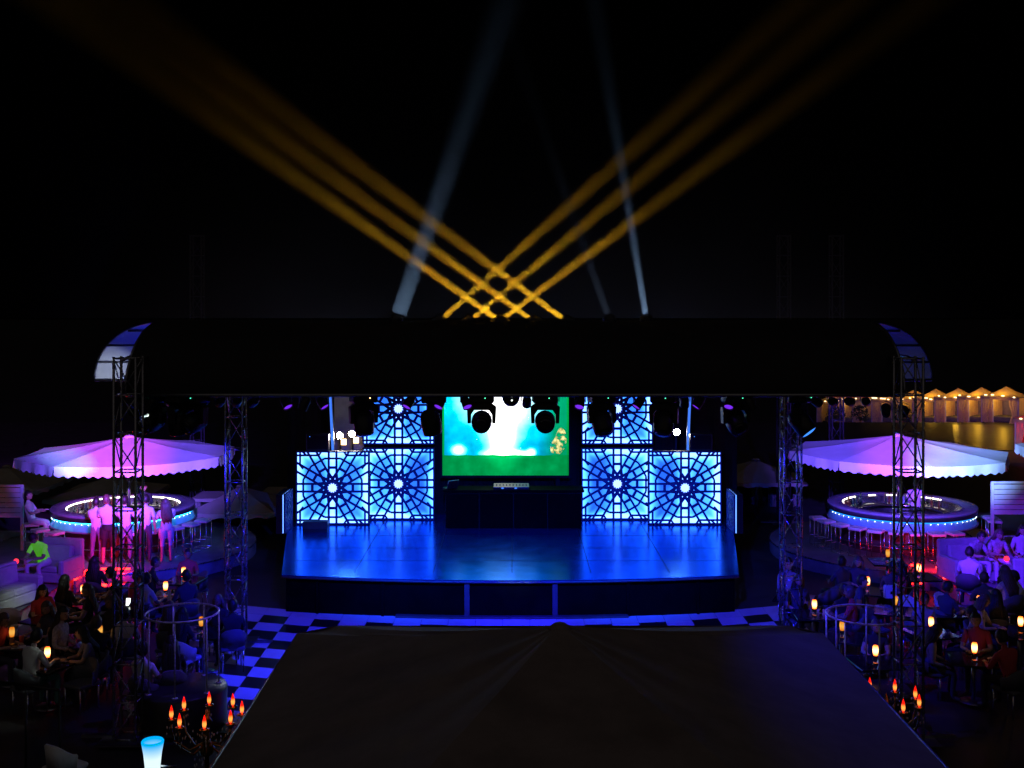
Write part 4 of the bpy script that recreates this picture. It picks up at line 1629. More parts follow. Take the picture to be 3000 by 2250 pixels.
# ------------------------------------------------------------------ foreground tent canopy
tent = thing('tent_canopy', 'large dark tent canopy filling the lower foreground', 'canopy', (0.64, 11.9, 0))
EZ, AZ = 2.6, 3.585
hx, hy = 3.51, 3.5
apex = Vector((at(1640, 1826, 12.0).x - 0.64, 0.1, AZ))
cut = 0.35
cor = [(-hx, -hy - 4), (hx, -hy - 4), (hx, hy - cut), (hx - cut, hy), (-hx + cut * 1.4, hy), (-hx, hy - cut)]
for k in range(len(cor)):
    a, b = Vector((*cor[k], EZ)), Vector((*cor[(k + 1) % len(cor)], EZ))
    N1, N2 = 22, 40
    vs, fs = [], []
    for i in range(N1 + 1):
        fr = i / N1
        for j in range(N2 + 1):
            w = j / N2
            p = apex.lerp(a.lerp(b, w), fr)
            p.z -= 0.13 * math.sin(math.pi * w) * fr * (1.2 - fr) + 0.30 * fr * (1 - fr)
            p.z += 0.02 * math.sin(w * 23 + fr * 2.5 + k) * (1 - fr) ** 1.5 * fr ** 0.6 * math.sin(math.pi * w) + 0.02 * math.sin(math.pi * w) * math.sin(w * 9 + fr * 6 + k * 2) * fr * (1 - fr) * 2
            vs.append(p)
    for i in range(N1):
        for j in range(N2):
            q = i * (N2 + 1) + j
            fs.append((q, q + N2 + 1, q + N2 + 2, q + 1))
    mb = MB()
    mb.add(vs, fs, True)
    mb.build('canopy_panel', 'canvas_dark', tent)
    mb = MB()
    mb.add([a, b, b + Vector((0, 0, -0.22)), a + Vector((0, 0, -0.22))], [(0, 3, 2, 1)])
    mb.build('valance', 'canvas_dark', tent)
    mb = MB()
    mb.tube([apex + Vector((0, 0, -0.10)), apex.lerp(a, 0.5) + Vector((0, 0, -0.20)), a + Vector((0, 0, -0.05))], 0.022, 6)
    mb.build('ridge_tube', 'dark_alu', tent)
    mb = MB()
    mb.tube([a + Vector((0, 0, -0.03)), b + Vector((0, 0, -0.03))], 0.02, 6)
    mb.build('eave_tube', 'bar_black', tent)
mb = MB()
mb.lathe([(0.0, 0.016), (0.06, 0.012), (0.12, -0.03), (0.13, -0.05)], 14, apex)
mb.build('cap', 'canvas_dark', tent)
for sx in (-1, 1):
    for y in (-hy - 3.8, hy - 0.5):
        mb = MB()
        mb.tube([(sx * (hx - 0.12), y, 0), (sx * (hx - 0.12), y, EZ - 0.03)], 0.045, 8)
        mb.build('pole', 'dark_alu', tent)


# ------------------------------------------------------------------ round rail podiums
def podium(label, px, py, Y, rpx):
    c = at(px, py, Y)
    r = rpx / F * Y
    t = thing('dance_podium', label, 'podium', (c.x, Y, 0))
    mb = MB()
    mb.lathe([(r + 0.14, 0), (r + 0.14, 0.55), (r + 0.12, 0.58), (0, 0.58)], 40, capb=False)
    mb.build('plinth', 'bar_black', t)
    mb = MB()
    mb.tube([(r * math.cos(a), r * math.sin(a), c.z) for a in [2 * math.pi * k / 56 for k in range(56)]], 0.017, 8, closed=True)
    mb.build('top_rail', 'rail_steel', t)
    for k in range(7):
        a = R(18 + 360 * k / 7)
        mb = MB()
        mb.tube([(r * math.cos(a), r * math.sin(a), 0.58), (r * math.cos(a), r * math.sin(a), c.z - 0.02)], 0.014, 8)
        o = mb.build('post', 'rail_steel', t)
        mb = MB()
        mb.lathe([(0.05, 0.58), (0.05, 0.592), (0.02, 0.60)], 10, (r * math.cos(a), r * math.sin(a), 0))
        mb.build('flange', 'rail_steel', o)
    return t


podium('round chrome railed podium at left, before the checkered floor', 534, 1795, 18.9, 104)
podium('round chrome railed podium at right, beside the tent canopy', 2532, 1800, 18.9, 108)


# ------------------------------------------------------------------ tables, candle lamps
_t = MB()
_t.box((0, 0, 0.73), (0.80, 0.80, 0.035), bev=0.01)
tb_top = _t.mesh('table_top', 'table_black')
_t = MB()
_t.tube([(0, 0, 0.02), (0, 0, 0.715)], 0.035, 8)
tb_leg = _t.mesh('column', 'dark_alu')
_t = MB()
_t.lathe([(0.24, 0), (0.24, 0.012), (0.05, 0.03)], 18)
tb_base = _t.mesh('base', 'dark_alu')
_t = MB()
_t.lathe([(0.048, 0.0), (0.05, 0.004), (0.046, 0.12), (0.040, 0.13)], 14)
cl_base = _t.mesh('glass_foot', 'glass')
_t = MB()
_t.lathe([(0.036, 0.0), (0.045, 0.045), (0.049, 0.09), (0.045, 0.145), (0.038, 0.17), (0.030, 0.172)], 16)
cl_shade = {k: _t.mesh('shade', k) for k in ('candle_glass', 'candle_glass_dim')}


def table(label, x, y, rz, z=0.0):
    t = thing('cocktail_table', label, 'table', (x, y, z), rz, 'dark cocktail tables')
    link('table_top', tb_top, t)
    link('column', tb_leg, t)
    link('base', tb_base, t)
    return t


def lamp(px, top, label, tlabel, dim=False, z=0.0, tab=True, dx=0.0):
    zt = 0.748 + z
    p = on(px, top, zt + 0.32)
    if tab:
        table(tlabel, p.x + dx, p.y + 0.05, R(random.uniform(-25, 25)), z)
    t = thing('candle_lamp', label, 'lamp', (p.x, p.y, zt), 0, 'amber candle lamps on the tables')
    link('glass_foot', cl_base, t)
    link('shade', cl_shade['candle_glass_dim' if dim else 'candle_glass'], t, (0, 0, 0.13))
    return p


lamps = [(538, 1660, 'nearest the lit terrace edge at left', 0), (485, 1702, 'below the terrace edge, left of the podium', 0), (243, 1712, 'beside the red steps at left', 0), (138, 1768, 'before the white sofa at left', 0),
         (293, 1830, 'low between dark chairs at left', 1), (35, 1835, 'at the far left edge beside a red drink', 1), (139, 1893, 'before the man in the white shirt', 0), (590, 1804, 'seen through the left podium rail', 1),
         (2329, 1708, 'right beside the stage end', 0), (2386, 1755, 'just left of the right podium', 0), (2542, 1688, 'behind the right podium', 0), (2624, 1744, 'beside the pale bag at right', 1), (2869, 1743, 'beside the triangular white menu', 0),
         (2728, 1806, 'alone in the dark right of the front tower', 0), (2467, 1817, 'seen inside the right podium rail', 1), (2855, 1880, 'lowest one at the far right', 0), (2565, 1888, 'behind the right podium posts, low', 0), (2990, 1804, 'cut by the right picture edge', 0)]
LP = {}
for px, top, where, dim in lamps:
    p = lamp(px, top, 'amber candle lamp ' + where, 'dark cocktail table with the lamp ' + where, bool(dim))
    LP[px] = p
p = on(2692, 1650, 1.0)
lamp(2692, 1650, 'amber candle lamp among the red strips at right', 'dark cocktail table among the red strips at right')
lamp(2601, 1608, 'dim pinkish candle lamp before the right bar', 'dark cocktail table before the right bar', True, 0.0)

# small glasses beside some lamps
_g = MB()
_g.lathe([(0.028, 0), (0.034, 0.13), (0.031, 0.13), (0.025, 0.01)], 12, capt=False)
GL = _g.mesh('tumbler', 'glass')
for px, where in ((538, 'nearest the terrace edge'), (485, 'left of the podium'), (243, 'beside the red steps'), (138, 'before the white sofa'), (2329, 'beside the stage end'), (2386, 'left of the right podium'), (2728, 'right of the front tower'), (2869, 'beside the menu')):
    o = link('tumbler', GL, None, LP[px] + Vector((0.14, 0.03, 0.748 - LP[px].z)))
    tag(o, 'clear tumbler next to the candle lamp ' + where, 'glass', 'tumblers on the cocktail tables')
_g = MB()
_g.lathe([(0.036, 0), (0.045, 0.14), (0.0, 0.14)], 12)
p = LP[35]
o = _g.build('cocktail_glass', 'drink_red', None, (p.x + 0.17, p.y + 0.02, 0.748))
tag(o, 'tall red drink at the far left edge', 'drink')
_g = MB()
_g.box((0, 0, 0), (0.24, 0.17, 0.004), rot=(0, 0, R(20)))
o = _g.build('napkin', 'paper', None, (p.x + 0.22, p.y - 0.22, 0.753))
tag(o, 'white napkin on the table beside the red drink', 'napkin')
p = LP[2869]
_g = MB()
_g.add([(-0.24, 0.16, 0.0), (0.10, 0.13, 0.0), (0.16, -0.17, 0.0), (-0.24, 0.16, 0.008), (0.10, 0.13, 0.008), (0.16, -0.17, 0.008)], [(3, 5, 4), (0, 1, 2), (0, 3, 4, 1), (1, 4, 5, 2), (2, 5, 3, 0)])
o = _g.build('menu_card', 'paper', None, (p.x - 0.36, p.y - 0.12, 0.752))
table('dark cocktail table under the triangular white menu', p.x - 0.85, p.y - 0.10, 0.1)
o.location.x = p.x - 0.62
tag(o, 'triangular white folded menu on a dark table at right', 'menu')
p = LP[376] if 376 in LP else on(376, 1768, 0.80)
t = thing('phone', 'bright phone screen glowing beside the left front tower', 'phone', (p.x, p.y, 0.75))
table('dark cocktail table with the bright phone', p.x, p.y + 0.1, 0.2)
mb = MB()
mb.box((0, 0, 0.085), (0.10, 0.012, 0.17), rot=(R(-12), 0, 0), bev=0.004)
mb.build('body', 'fixture', t)
mb = MB()
mb.box((0, -0.010, 0.085), (0.085, 0.004, 0.15), rot=(R(-12), 0, 0))
mb.build('display', 'phone_screen', t)
p = on(2622, 1762, 0.76)
bg_ = thing('bag', 'pale square bag standing on the table at right', 'bag', (p.x, p.y + 0.3, 0.748))
mb = MB()
mb.box((0, 0, 0.14), (0.26, 0.12, 0.27), bev=0.015)
mb.build('body', 'cloth_white', bg_)
mb = MB()
mb.tube([(-0.06, 0, 0.27), (-0.05, 0, 0.36), (0.05, 0, 0.36), (0.06, 0, 0.27)], 0.008, 6)
mb.build('handle', 'fixture', bg_)
mb = MB()
mb.box((0.02, -0.062, 0.13), (0.07, 0.006, 0.06))
mb.build('patch', 'fixture', bg_)

# small red table lights
for px, py, nm in ((47, 1642, 'round red table light beside the armchair at left'), (2949, 1634, 'round red table light on the sofa table at right')):
    p = on(px, py, 0.30 + 0.62)
    t = thing('table_light', nm, 'lamp', (p.x, p.y, 0.296 + 0.448))
    mb = MB()
    mb.lathe([(0.05, 0), (0.05, 0.015), (0.012, 0.03), (0.012, 0.10)], 12)
    mb.build('stem', 'chrome', t)
    mb = MB()
    mb.ball((0, 0, 0.155), 0.062, 12, 8)
    mb.build('globe', 'red_glow', t)
    s_ = thing('side_table', 'low side table under the ' + nm.replace('round ', '').replace(' beside', ', beside').replace(' on the', ', on the'), 'table', (p.x, p.y, 0.296))
    mb = MB()
    mb.lathe([(0.28, 0.425), (0.28, 0.447), (0.0, 0.447)], 24, capb=True)
    mb.build('table_top', 'counter', s_)
    mb = MB()
    mb.tube([(0, 0, 0.01), (0, 0, 0.425)], 0.03, 8)
    mb.lathe([(0.2, 0), (0.2, 0.012), (0.03, 0.02)], 16)
    mb.build('column', 'chrome', s_)

# glowing ice bucket
p = on(447, 2168, 1.24)
t = thing('light_bucket', 'flared ice bucket glowing cyan and white at bottom left', 'bucket', (p.x, p.y, 0.62))
prof = [(0.088, 0.0), (0.092, 0.08), (0.10, 0.28), (0.118, 0.45), (0.142, 0.58), (0.146, 0.605), (0.136, 0.62), (0.125, 0.60), (0.10, 0.45), (0.085, 0.30), (0.0, 0.29)]
mb = MB()
mb.lathe(prof, 28)
mb.build('shell', 'led_bucket', t)
mb = MB()
mb.tube([(0.10, 0, 0.28), (0.20, 0.02, 0.265), (0.30, 0.03, 0.262)], 0.012, 6)
mb.build('side_handle', 'chrome', t)
s_ = thing('side_table', 'low glass table carrying the glowing bucket', 'table', (p.x + 0.1, p.y + 0.1, 0))
mb = MB()
mb.box((0, 0, 0.60), (1.0, 0.8, 0.03), bev=0.01)
mb.build('table_top', 'table_black', s_)
for sx in (-1, 1):
    for sy in (-1, 1):
        mb = MB()
        mb.box((sx * 0.45, sy * 0.35, 0.292), (0.05, 0.05, 0.583))
        mb.build('leg', 'dark_alu', s_)


# ------------------------------------------------------------------ candelabra with flame bulbs and crystals
_b = MB()
_b.lathe([(0.008, 0.0), (0.018, 0.02), (0.023, 0.05), (0.019, 0.085), (0.009, 0.125), (0.001, 0.15)], 12)
BULB = _b.mesh('bulb', 'flame_bulb')
_b = MB()
_b.lathe([(0.045, -0.02), (0.052, -0.005), (0.02, 0.0), (0.014, -0.03), (0.014, -0.06)], 12, capt=False)
PAN = _b.mesh('drip_pan', 'gold')
_b = MB()
_b.lathe([(0.0, -0.022), (0.009, -0.006), (0.006, 0.008), (0.0, 0.016)], 6)
CRY = _b.mesh('crystal', 'crystal')


def candelabra(label, px, py, Y, rpx, n, seed):
    c = at(px, py, Y)
    r = rpx / F * Y
    t = thing('candelabra', label, 'candelabra', (c.x, Y, 0))
    rr = random.Random(seed)
    mb = MB()
    mb.lathe([(0.22, 0), (0.22, 0.03), (0.05, 0.07), (0.03, 0.3), (0.026, c.z - 0.45), (0.07, c.z - 0.42), (0.09, c.z - 0.36), (0.04, c.z - 0.28), (0.03, c.z - 0.12), (0.06, c.z - 0.06), (0.02, c.z + 0.02), (0.0, c.z + 0.10)], 16)
    mb.build('stem', 'gold', t)
    for k in range(n):
        a = 2 * math.pi * (k + 0.25) / n
        d = Vector((math.cos(a), math.sin(a), 0))
        e = d * r + Vector((0, 0, c.z))
        mb = MB()
        mb.tube([d * 0.03 + Vector((0, 0, c.z - 0.30)), d * r * 0.5 + Vector((0, 0, c.z - 0.37)), d * r * 0.92 + Vector((0, 0, c.z - 0.25)), e + Vector((0, 0, -0.12)), e + Vector((0, 0, -0.05))], 0.011, 6)
        arm = mb.build('arm', 'gold', t)
        link('drip_pan', PAN, arm, e)
        link('bulb', BULB, arm, e)
        for q in range(5):
            aa = rr.uniform(0, 6.28)
            link('crystal', CRY, arm, e + Vector((0.05 * math.cos(aa), 0.05 * math.sin(aa), -0.05 - rr.uniform(0, 0.12))))
        # crystal swags to the stem
        for q in range(4):
            f_ = (q + 1) / 5
            link('crystal', CRY, arm, e.lerp(Vector((0, 0, c.z - 0.1)), f_) + Vector((0, 0, -0.12 * math.sin(math.pi * f_) - 0.06)))
    for q in range(22):
        aa, rd = rr.uniform(0, 6.28), rr.uniform(0.08, 0.2)
        link('crystal', CRY, t, (rd * math.cos(aa), rd * math.sin(aa), c.z - 0.42 - rr.uniform(0, 0.25)))
    return t


candelabra('crystal candelabra with red flame bulbs beside the tent canopy at left', 606, 2098, 12.6, 100, 8, 3)
candelabra('crystal candelabra with red flame bulbs beside the tent canopy at right', 2596, 2052, 13.2, 94, 8, 4)


# ------------------------------------------------------------------ sofas, chairs
def sofa(label, loc, rz, w=1.6, matn='sofa_fabric', name='sofa', back=0.80, d=0.85):
    t = thing(name, label, 'sofa' if name == 'sofa' else 'armchair', loc, rz)
    mb = MB()
    mb.box((0, 0, 0.17), (w, d, 0.22), bev=0.02)
    mb.build('base', matn, t)
    n = max(1, round(w / 0.75))
    iw = w - 0.34
    for i in range(n):
        mb = MB()
        mb.box((-iw / 2 + iw * (i + 0.5) / n, -0.05, 0.36), (iw / n - 0.012, d - 0.14, 0.16), bev=0.04)
        mb.build('seat_cushion', matn, t)
        mb = MB()
        mb.box((-iw / 2 + iw * (i + 0.5) / n, d / 2 - 0.24, 0.62), (iw / n - 0.012, 0.16, 0.40), rot=(R(-10), 0, 0), bev=0.04)
        mb.build('back_cushion', matn, t)
    mb = MB()
    mb.box((0, d / 2 - 0.07, back / 2 + 0.06), (w, 0.14, back - 0.02), bev=0.03)
    mb.build('backrest', matn, t)
    for sx in (-1, 1):
        mb = MB()
        mb.box((sx * (w / 2 - 0.08), -0.03, 0.42), (0.15, d - 0.02, 0.34), bev=0.04)
        mb.build('arm', matn, t)
    for sx in (-1, 1):
        for sy in (-1, 1):
            mb = MB()
            mb.tube([(sx * (w / 2 - 0.1), sy * (d / 2 - 0.1), 0), (sx * (w / 2 - 0.1), sy * (d / 2 - 0.1), 0.07)], 0.02, 6)
            mb.build('leg', 'chrome', t)
    return t


DZ = 0.297
p = on(20, 1792, DZ)
sofa('white sofa at the far left edge, its arm towards the dance floor', (p.x - 0.25, p.y + 0.25, DZ), R(72), 1.7, 'sofa_fabric')
p = on(140, 1716, DZ)
sofa('violet lit armchair behind the person in neon shirt', (p.x - 0.05, p.y + 0.5, DZ), R(-14), 1.1, 'sofa_fabric', 'armchair', 0.92)
p = on(2905, 1712, DZ)
sofa('violet lit sofa with three people at the right', (p.x + 0.15, p.y + 0.5, DZ), R(10), 2.3, 'sofa_fabric', 'sofa', 0.9)
p = on(2990, 1745, DZ)
sofa('violet lit armchair at the right edge beside red light', (p.x + 0.35, p.y + 0.1, DZ), R(170), 1.1, 'sofa_fabric', 'armchair', 0.85)


def chair_meshes():
    d = {}
    mb = MB()
    mb.box((0, 0, 0.45), (0.46, 0.46, 0.06), bev=0.02)
    d['seat'] = mb
    mb = MB()
    vs, fs = [], []
    n = 12
    for i in range(n + 1):
        a = R(0 + 180 * i / n)
        for (rr, z) in ((0.25, 0.46), (0.28, 0.82), (0.25, 0.84), (0.22, 0.48)):
            zz = z - (0.16 if z > 0.6 else 0) * abs(math.cos(a)) ** 3
            vs.append((rr * math.cos(a), rr * math.sin(a) * 0.95 + 0.0, zz))
    for i in range(n):
        for q in range(4):
            fs.append((i * 4 + q, (i + 1) * 4 + q, (i + 1) * 4 + (q + 1) % 4, i * 4 + (q + 1) % 4))
    fs += [(3, 2, 1, 0), (n * 4, n * 4 + 1, n * 4 + 2, n * 4 + 3)]
    mb.add(vs, fs, True)
    d['backrest'] = mb
    mb = MB()
    mb.tube([(0, 0, 0), (0, 0, 0.43)], [0.012, 0.018], 6)
    d['leg'] = mb
    return d


CHM = chair_meshes()
CH = {m_: {'seat': CHM['seat'].mesh('seat', m_), 'backrest': CHM['backrest'].mesh('backrest', m_), 'leg': CHM['leg'].mesh('leg', 'chrome')} for m_ in ('seat_white', 'sofa_grey')}


def chair(label, loc, rz, m_='sofa_grey'):
    """backrest towards local +y"""
    t = thing('tub_chair', label, 'chair', loc, rz, 'tub chairs at the cocktail tables')
    link('seat', CH[m_]['seat'], t)
    link('backrest', CH[m_]['backrest'], t)
    for sx in (-1, 1):
        for sy in (-1, 1):
            link('leg', CH[m_]['leg'], t, (sx * 0.19, sy * 0.19, 0))
    return t


def chair_at(px, py, z, rz, label, m_='sofa_grey'):
    p = on(px, py, z)
    return chair(label, (p.x, p.y, 0), R(rz), m_)


chair_at(22, 1772, 0.84, -160, 'white tub chair with rounded back at the far left edge', 'seat_white')
chair_at(190, 2165, 0.84, 150, 'pale tub chair with blue lit rounded back at bottom left', 'seat_white')
chair_at(575, 1722, 0.48, -60, 'pale seat right of the lamp under the terrace edge', 'sofa_grey')
chair_at(320, 1795, 0.48, 20, 'blue lit seat below the table by the red steps', 'seat_white')
chair_at(540, 1925, 0.48, 160, 'dark chair with pale back behind the left podium posts', 'seat_white')
chair_at(655, 1830, 0.6, -120, 'grey chair left of the rear tower foot', 'sofa_grey')
chair_at(672, 1868, 0.48, -90, 'grey chair beside the checkered floor at left', 'sofa_grey')
chair_at(2425, 1735, 0.7, 200, 'pinkish chair behind the lamp left of right podium', 'sofa_grey')
chair_at(2665, 1770, 0.7, 10, 'blue lit chair behind the right front tower', 'seat_white')
chair_at(2775, 1790, 0.48, 40, 'blue lit seat left of the triangular menu', 'seat_white')
chair_at(2840, 1840, 0.48, 20, 'dim blue chair below the triangular menu', 'sofa_grey')
chair_at(2690, 1850, 0.6, 120, 'dim blue chair right of the right podium', 'sofa_grey')
chair_at(2560, 1840, 0.48, 30, 'blue lit bench seat inside the right podium view', 'sofa_grey')
chair_at(240, 1960, 0.7, -30, 'pale chair back right of the man in white shirt', 'sofa_grey')

# dark hand rail in the left foreground
a, b_ = at(-20, 1996, 16.8), at(175, 2022, 16.2)
t = thing('hand_rail', 'thin black hand rail crossing behind the man in white shirt', 'railing', (0, 0, 0))
mb = MB()
mb.tube([a, b_], 0.022, 8)
mb.build('rail', 'fixture', t)
for p in (a, b_, a.lerp(b_, 0.5)):
    mb = MB()
    mb.tube([(p.x, p.y, 0), (p.x, p.y, p.z - 0.01)], 0.018, 8)
    mb.build('post', 'fixture', t)


# ------------------------------------------------------------------ lit cabanas by the pool, far right
def curtain_mb(x0, x1, y, z0, z1, n=14, amp=0.05, tie=0.0):
    mb = MB()
    vs, fs = [], []
    NZ = 6
    for j in range(NZ + 1):
        f_ = j / NZ
        z = z0 + (z1 - z0) * f_
        k = 1 - tie * math.exp(-((f_ - 0.35) / 0.22) ** 2)
        for i in range(n + 1):
            w = i / n
            vs.append((x0 + (x1 - x0) * w * k, y + amp * math.sin(w * n * 1.7), z))
    for j in range(NZ):
        for i in range(n):
            q = j * (n + 1) + i
            fs.append((q, q + 1, q + n + 2, q + n + 1))
    mb.add(vs, fs, True)
    return mb


CW, CD, CE, CP = 2.5, 2.3, 1.82, 2.45
cab = {}
for sx in (-1, 1):
    cab['cf%d' % sx] = curtain_mb(sx * CW / 2, sx * (CW / 2 - 0.62), -CD / 2, 0.03, CE - 0.02, tie=0.35).mesh('curtain', 'curtain')
mb = MB()
m_ = curtain_mb(-CD / 2, CD / 2, 0, 0.03, CE - 0.02, n=22)
cab['side'] = m_.mesh('side_curtain', 'curtain')
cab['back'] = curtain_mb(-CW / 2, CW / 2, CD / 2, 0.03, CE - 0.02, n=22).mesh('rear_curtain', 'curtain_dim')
mb = MB()
mb.box((0, 0, CE / 2), (0.08, 0.08, CE))
cab['post'] = mb.mesh('post', 'white_paint')
for k in range(4):
    a, b = R(45 + 90 * k), R(135 + 90 * k)
    s2 = 1.414 / 2
    A = Vector((math.cos(a) * (CW + 0.3) * s2, math.sin(a) * (CD + 0.3) * s2, CE - 0.03))
    B = Vector((math.cos(b) * (CW + 0.3) * s2, math.sin(b) * (CD + 0.3) * s2, CE - 0.03))
    T = Vector((0, 0, CP))
    N_ = 5
    vs, fs = [], []
    for i in range(N_ + 1):
        for j in range(N_ + 1):
            p = T.lerp(A.lerp(B, j / N_), i / N_)
            p.z -= 0.14 * math.sin(math.pi * i / N_) 
            vs.append(p)
    for i in range(N_):
        for j in range(N_):
            q = i * (N_ + 1) + j
            fs.append((q, q + N_ + 1, q + N_ + 2, q + 1))
    mb = MB()
    mb.add(vs, fs, True)
    cab['roof%d' % k] = mb.mesh('roof_panel', 'curtain')
mb = MB()
mb.box((0, -CD / 2 - 0.05, CE - 0.12), (CW, 0.03, 0.22))
cab['pelmet'] = mb.mesh('pelmet', 'curtain')
mb = MB()
mb.box((0, 0, 0), (1, 0.05, 0.05))
cab['bulb'] = mb.mesh('light_tube', 'string_bulb')
mb = MB()
mb.box((0, 0.3, 0.2), (1.9, 1.3, 0.38), bev=0.05)
cab['bed'] = mb.mesh('daybed', 'sofa_grey')
CABN = ('first', 'second', 'third', 'fourth', 'fifth', 'sixth', 'seventh', 'eighth', 'ninth', 'tenth')


def cabana(label, x, y, rz, power=70.0, col=(1.0, 0.52, 0.035), seed=0):
    rr = random.Random(seed)
    t = thing('cabana', label, 'cabana', (x, y, gz(y) + 0.015), rz, 'lit cabanas by the pool')
    for sx in (-1, 1):
        link('curtain', cab['cf%d' % sx], t)
        link('side_curtain', cab['side'], t, (sx * CW / 2, 0, 0), (0, 0, R(90)))
        for sy in (-1, 1):
            link('post', cab['post'], t, (sx * (CW / 2 - 0.04), sy * (CD / 2 - 0.06), 0))
    link('rear_curtain', cab['back'], t)
    for k in range(4):
        link('roof_panel', cab['roof%d' % k], t)
    link('pelmet', cab['pelmet'], t)
    link('daybed', cab['bed'], t)
    for q in range(4):
        o = link('light_tube', cab['bulb'], t, (-0.95 + 0.62 * q + rr.uniform(-0.1, 0.1), -CD / 2 - 0.12, CE + rr.uniform(-0.05, 0.10)))
        o.scale = (rr.choice((0.12, 0.18, 0.42)), 1, 1)
    point(t, (rr.uniform(-0.4, 0.4), -0.5, CE - 0.25), power, col, 0.12)
    point(t, (0.0, -CD / 2 - 0.7, CE - 0.1), power * 0.08, col, 0.08)
    return t


for i in range(9):
    px, Y = 2948 - 73 * i + 1.4 * i * i, 77 + 1.9 * i
    x = (px - CX) / F * Y
    cabana('yellow lit cabana in the pool row, %s from the right' % CABN[i], x, Y, R(-45), (42 if i < 5 else 15) * (1 - 0.04 * i), seed=i)
cabana('red lit cabana cut by the right picture edge', (3062 - CX) / F * 61, 61, R(-40), 70, (1.0, 0.02, 0.06), seed=77)


def shrub(label, x, y, h, r, seed):
    rr = random.Random(seed)
    t = thing('shrub', label, 'shrub', (x, y, gz(y)), 0, 'dark shrubs before the cabanas')
    mb = MB()
    for k in range(260):
        a, u = rr.uniform(0, 6.28), rr.random() ** 0.5
        z = rr.uniform(0.12, 1.0)
        q = r * u * math.sqrt(max(0.05, 1 - (z - 0.45) ** 2 * 2.4))
        p = Vector((q * math.cos(a), q * math.sin(a), z * h))
        d1 = Vector((rr.uniform(-1, 1), rr.uniform(-1, 1), rr.uniform(-0.4, 1))).normalized() * 0.13
        d2 = d1.cross(Vector((rr.uniform(-1, 1), rr.uniform(-1, 1), rr.uniform(-1, 1)))).normalized() * 0.045
        mb.add([p - d1, p + d2, p + d1, p - d2], [(0, 1, 2, 3)])
    mb.build('foliage', 'bush', t)
    mb = MB()
    for k in range(4):
        a = k * 1.6
        mb.tube([(0, 0, 0), (0.1 * math.cos(a), 0.1 * math.sin(a), h * 0.35), (r * 0.5 * math.cos(a), r * 0.5 * math.sin(a), h * 0.75)], [0.025, 0.018, 0.008], 5)
    mb.build('stem', 'dark_wood', t)


for i, (px, Y) in enumerate(((2640, 79), (2520, 82), (2450, 84))):
    shrub('dark shrub before the cabana row, %s from the right' % CABN[i], (px - CX) / F * Y, Y, 1.2, 0.7, 20 + i)
shrub('small yellowish bush behind the right rear tower', at(2322, 1310, 42).x, 42, 1.8, 0.45, 50)


# ------------------------------------------------------------------ people
def seg_d(p, a, b):
    ab = b - a
    t = max(0.0, min(1.0, (p - a).dot(ab) / max(1e-9, ab.length_squared)))
    return (p - a - ab * t).length


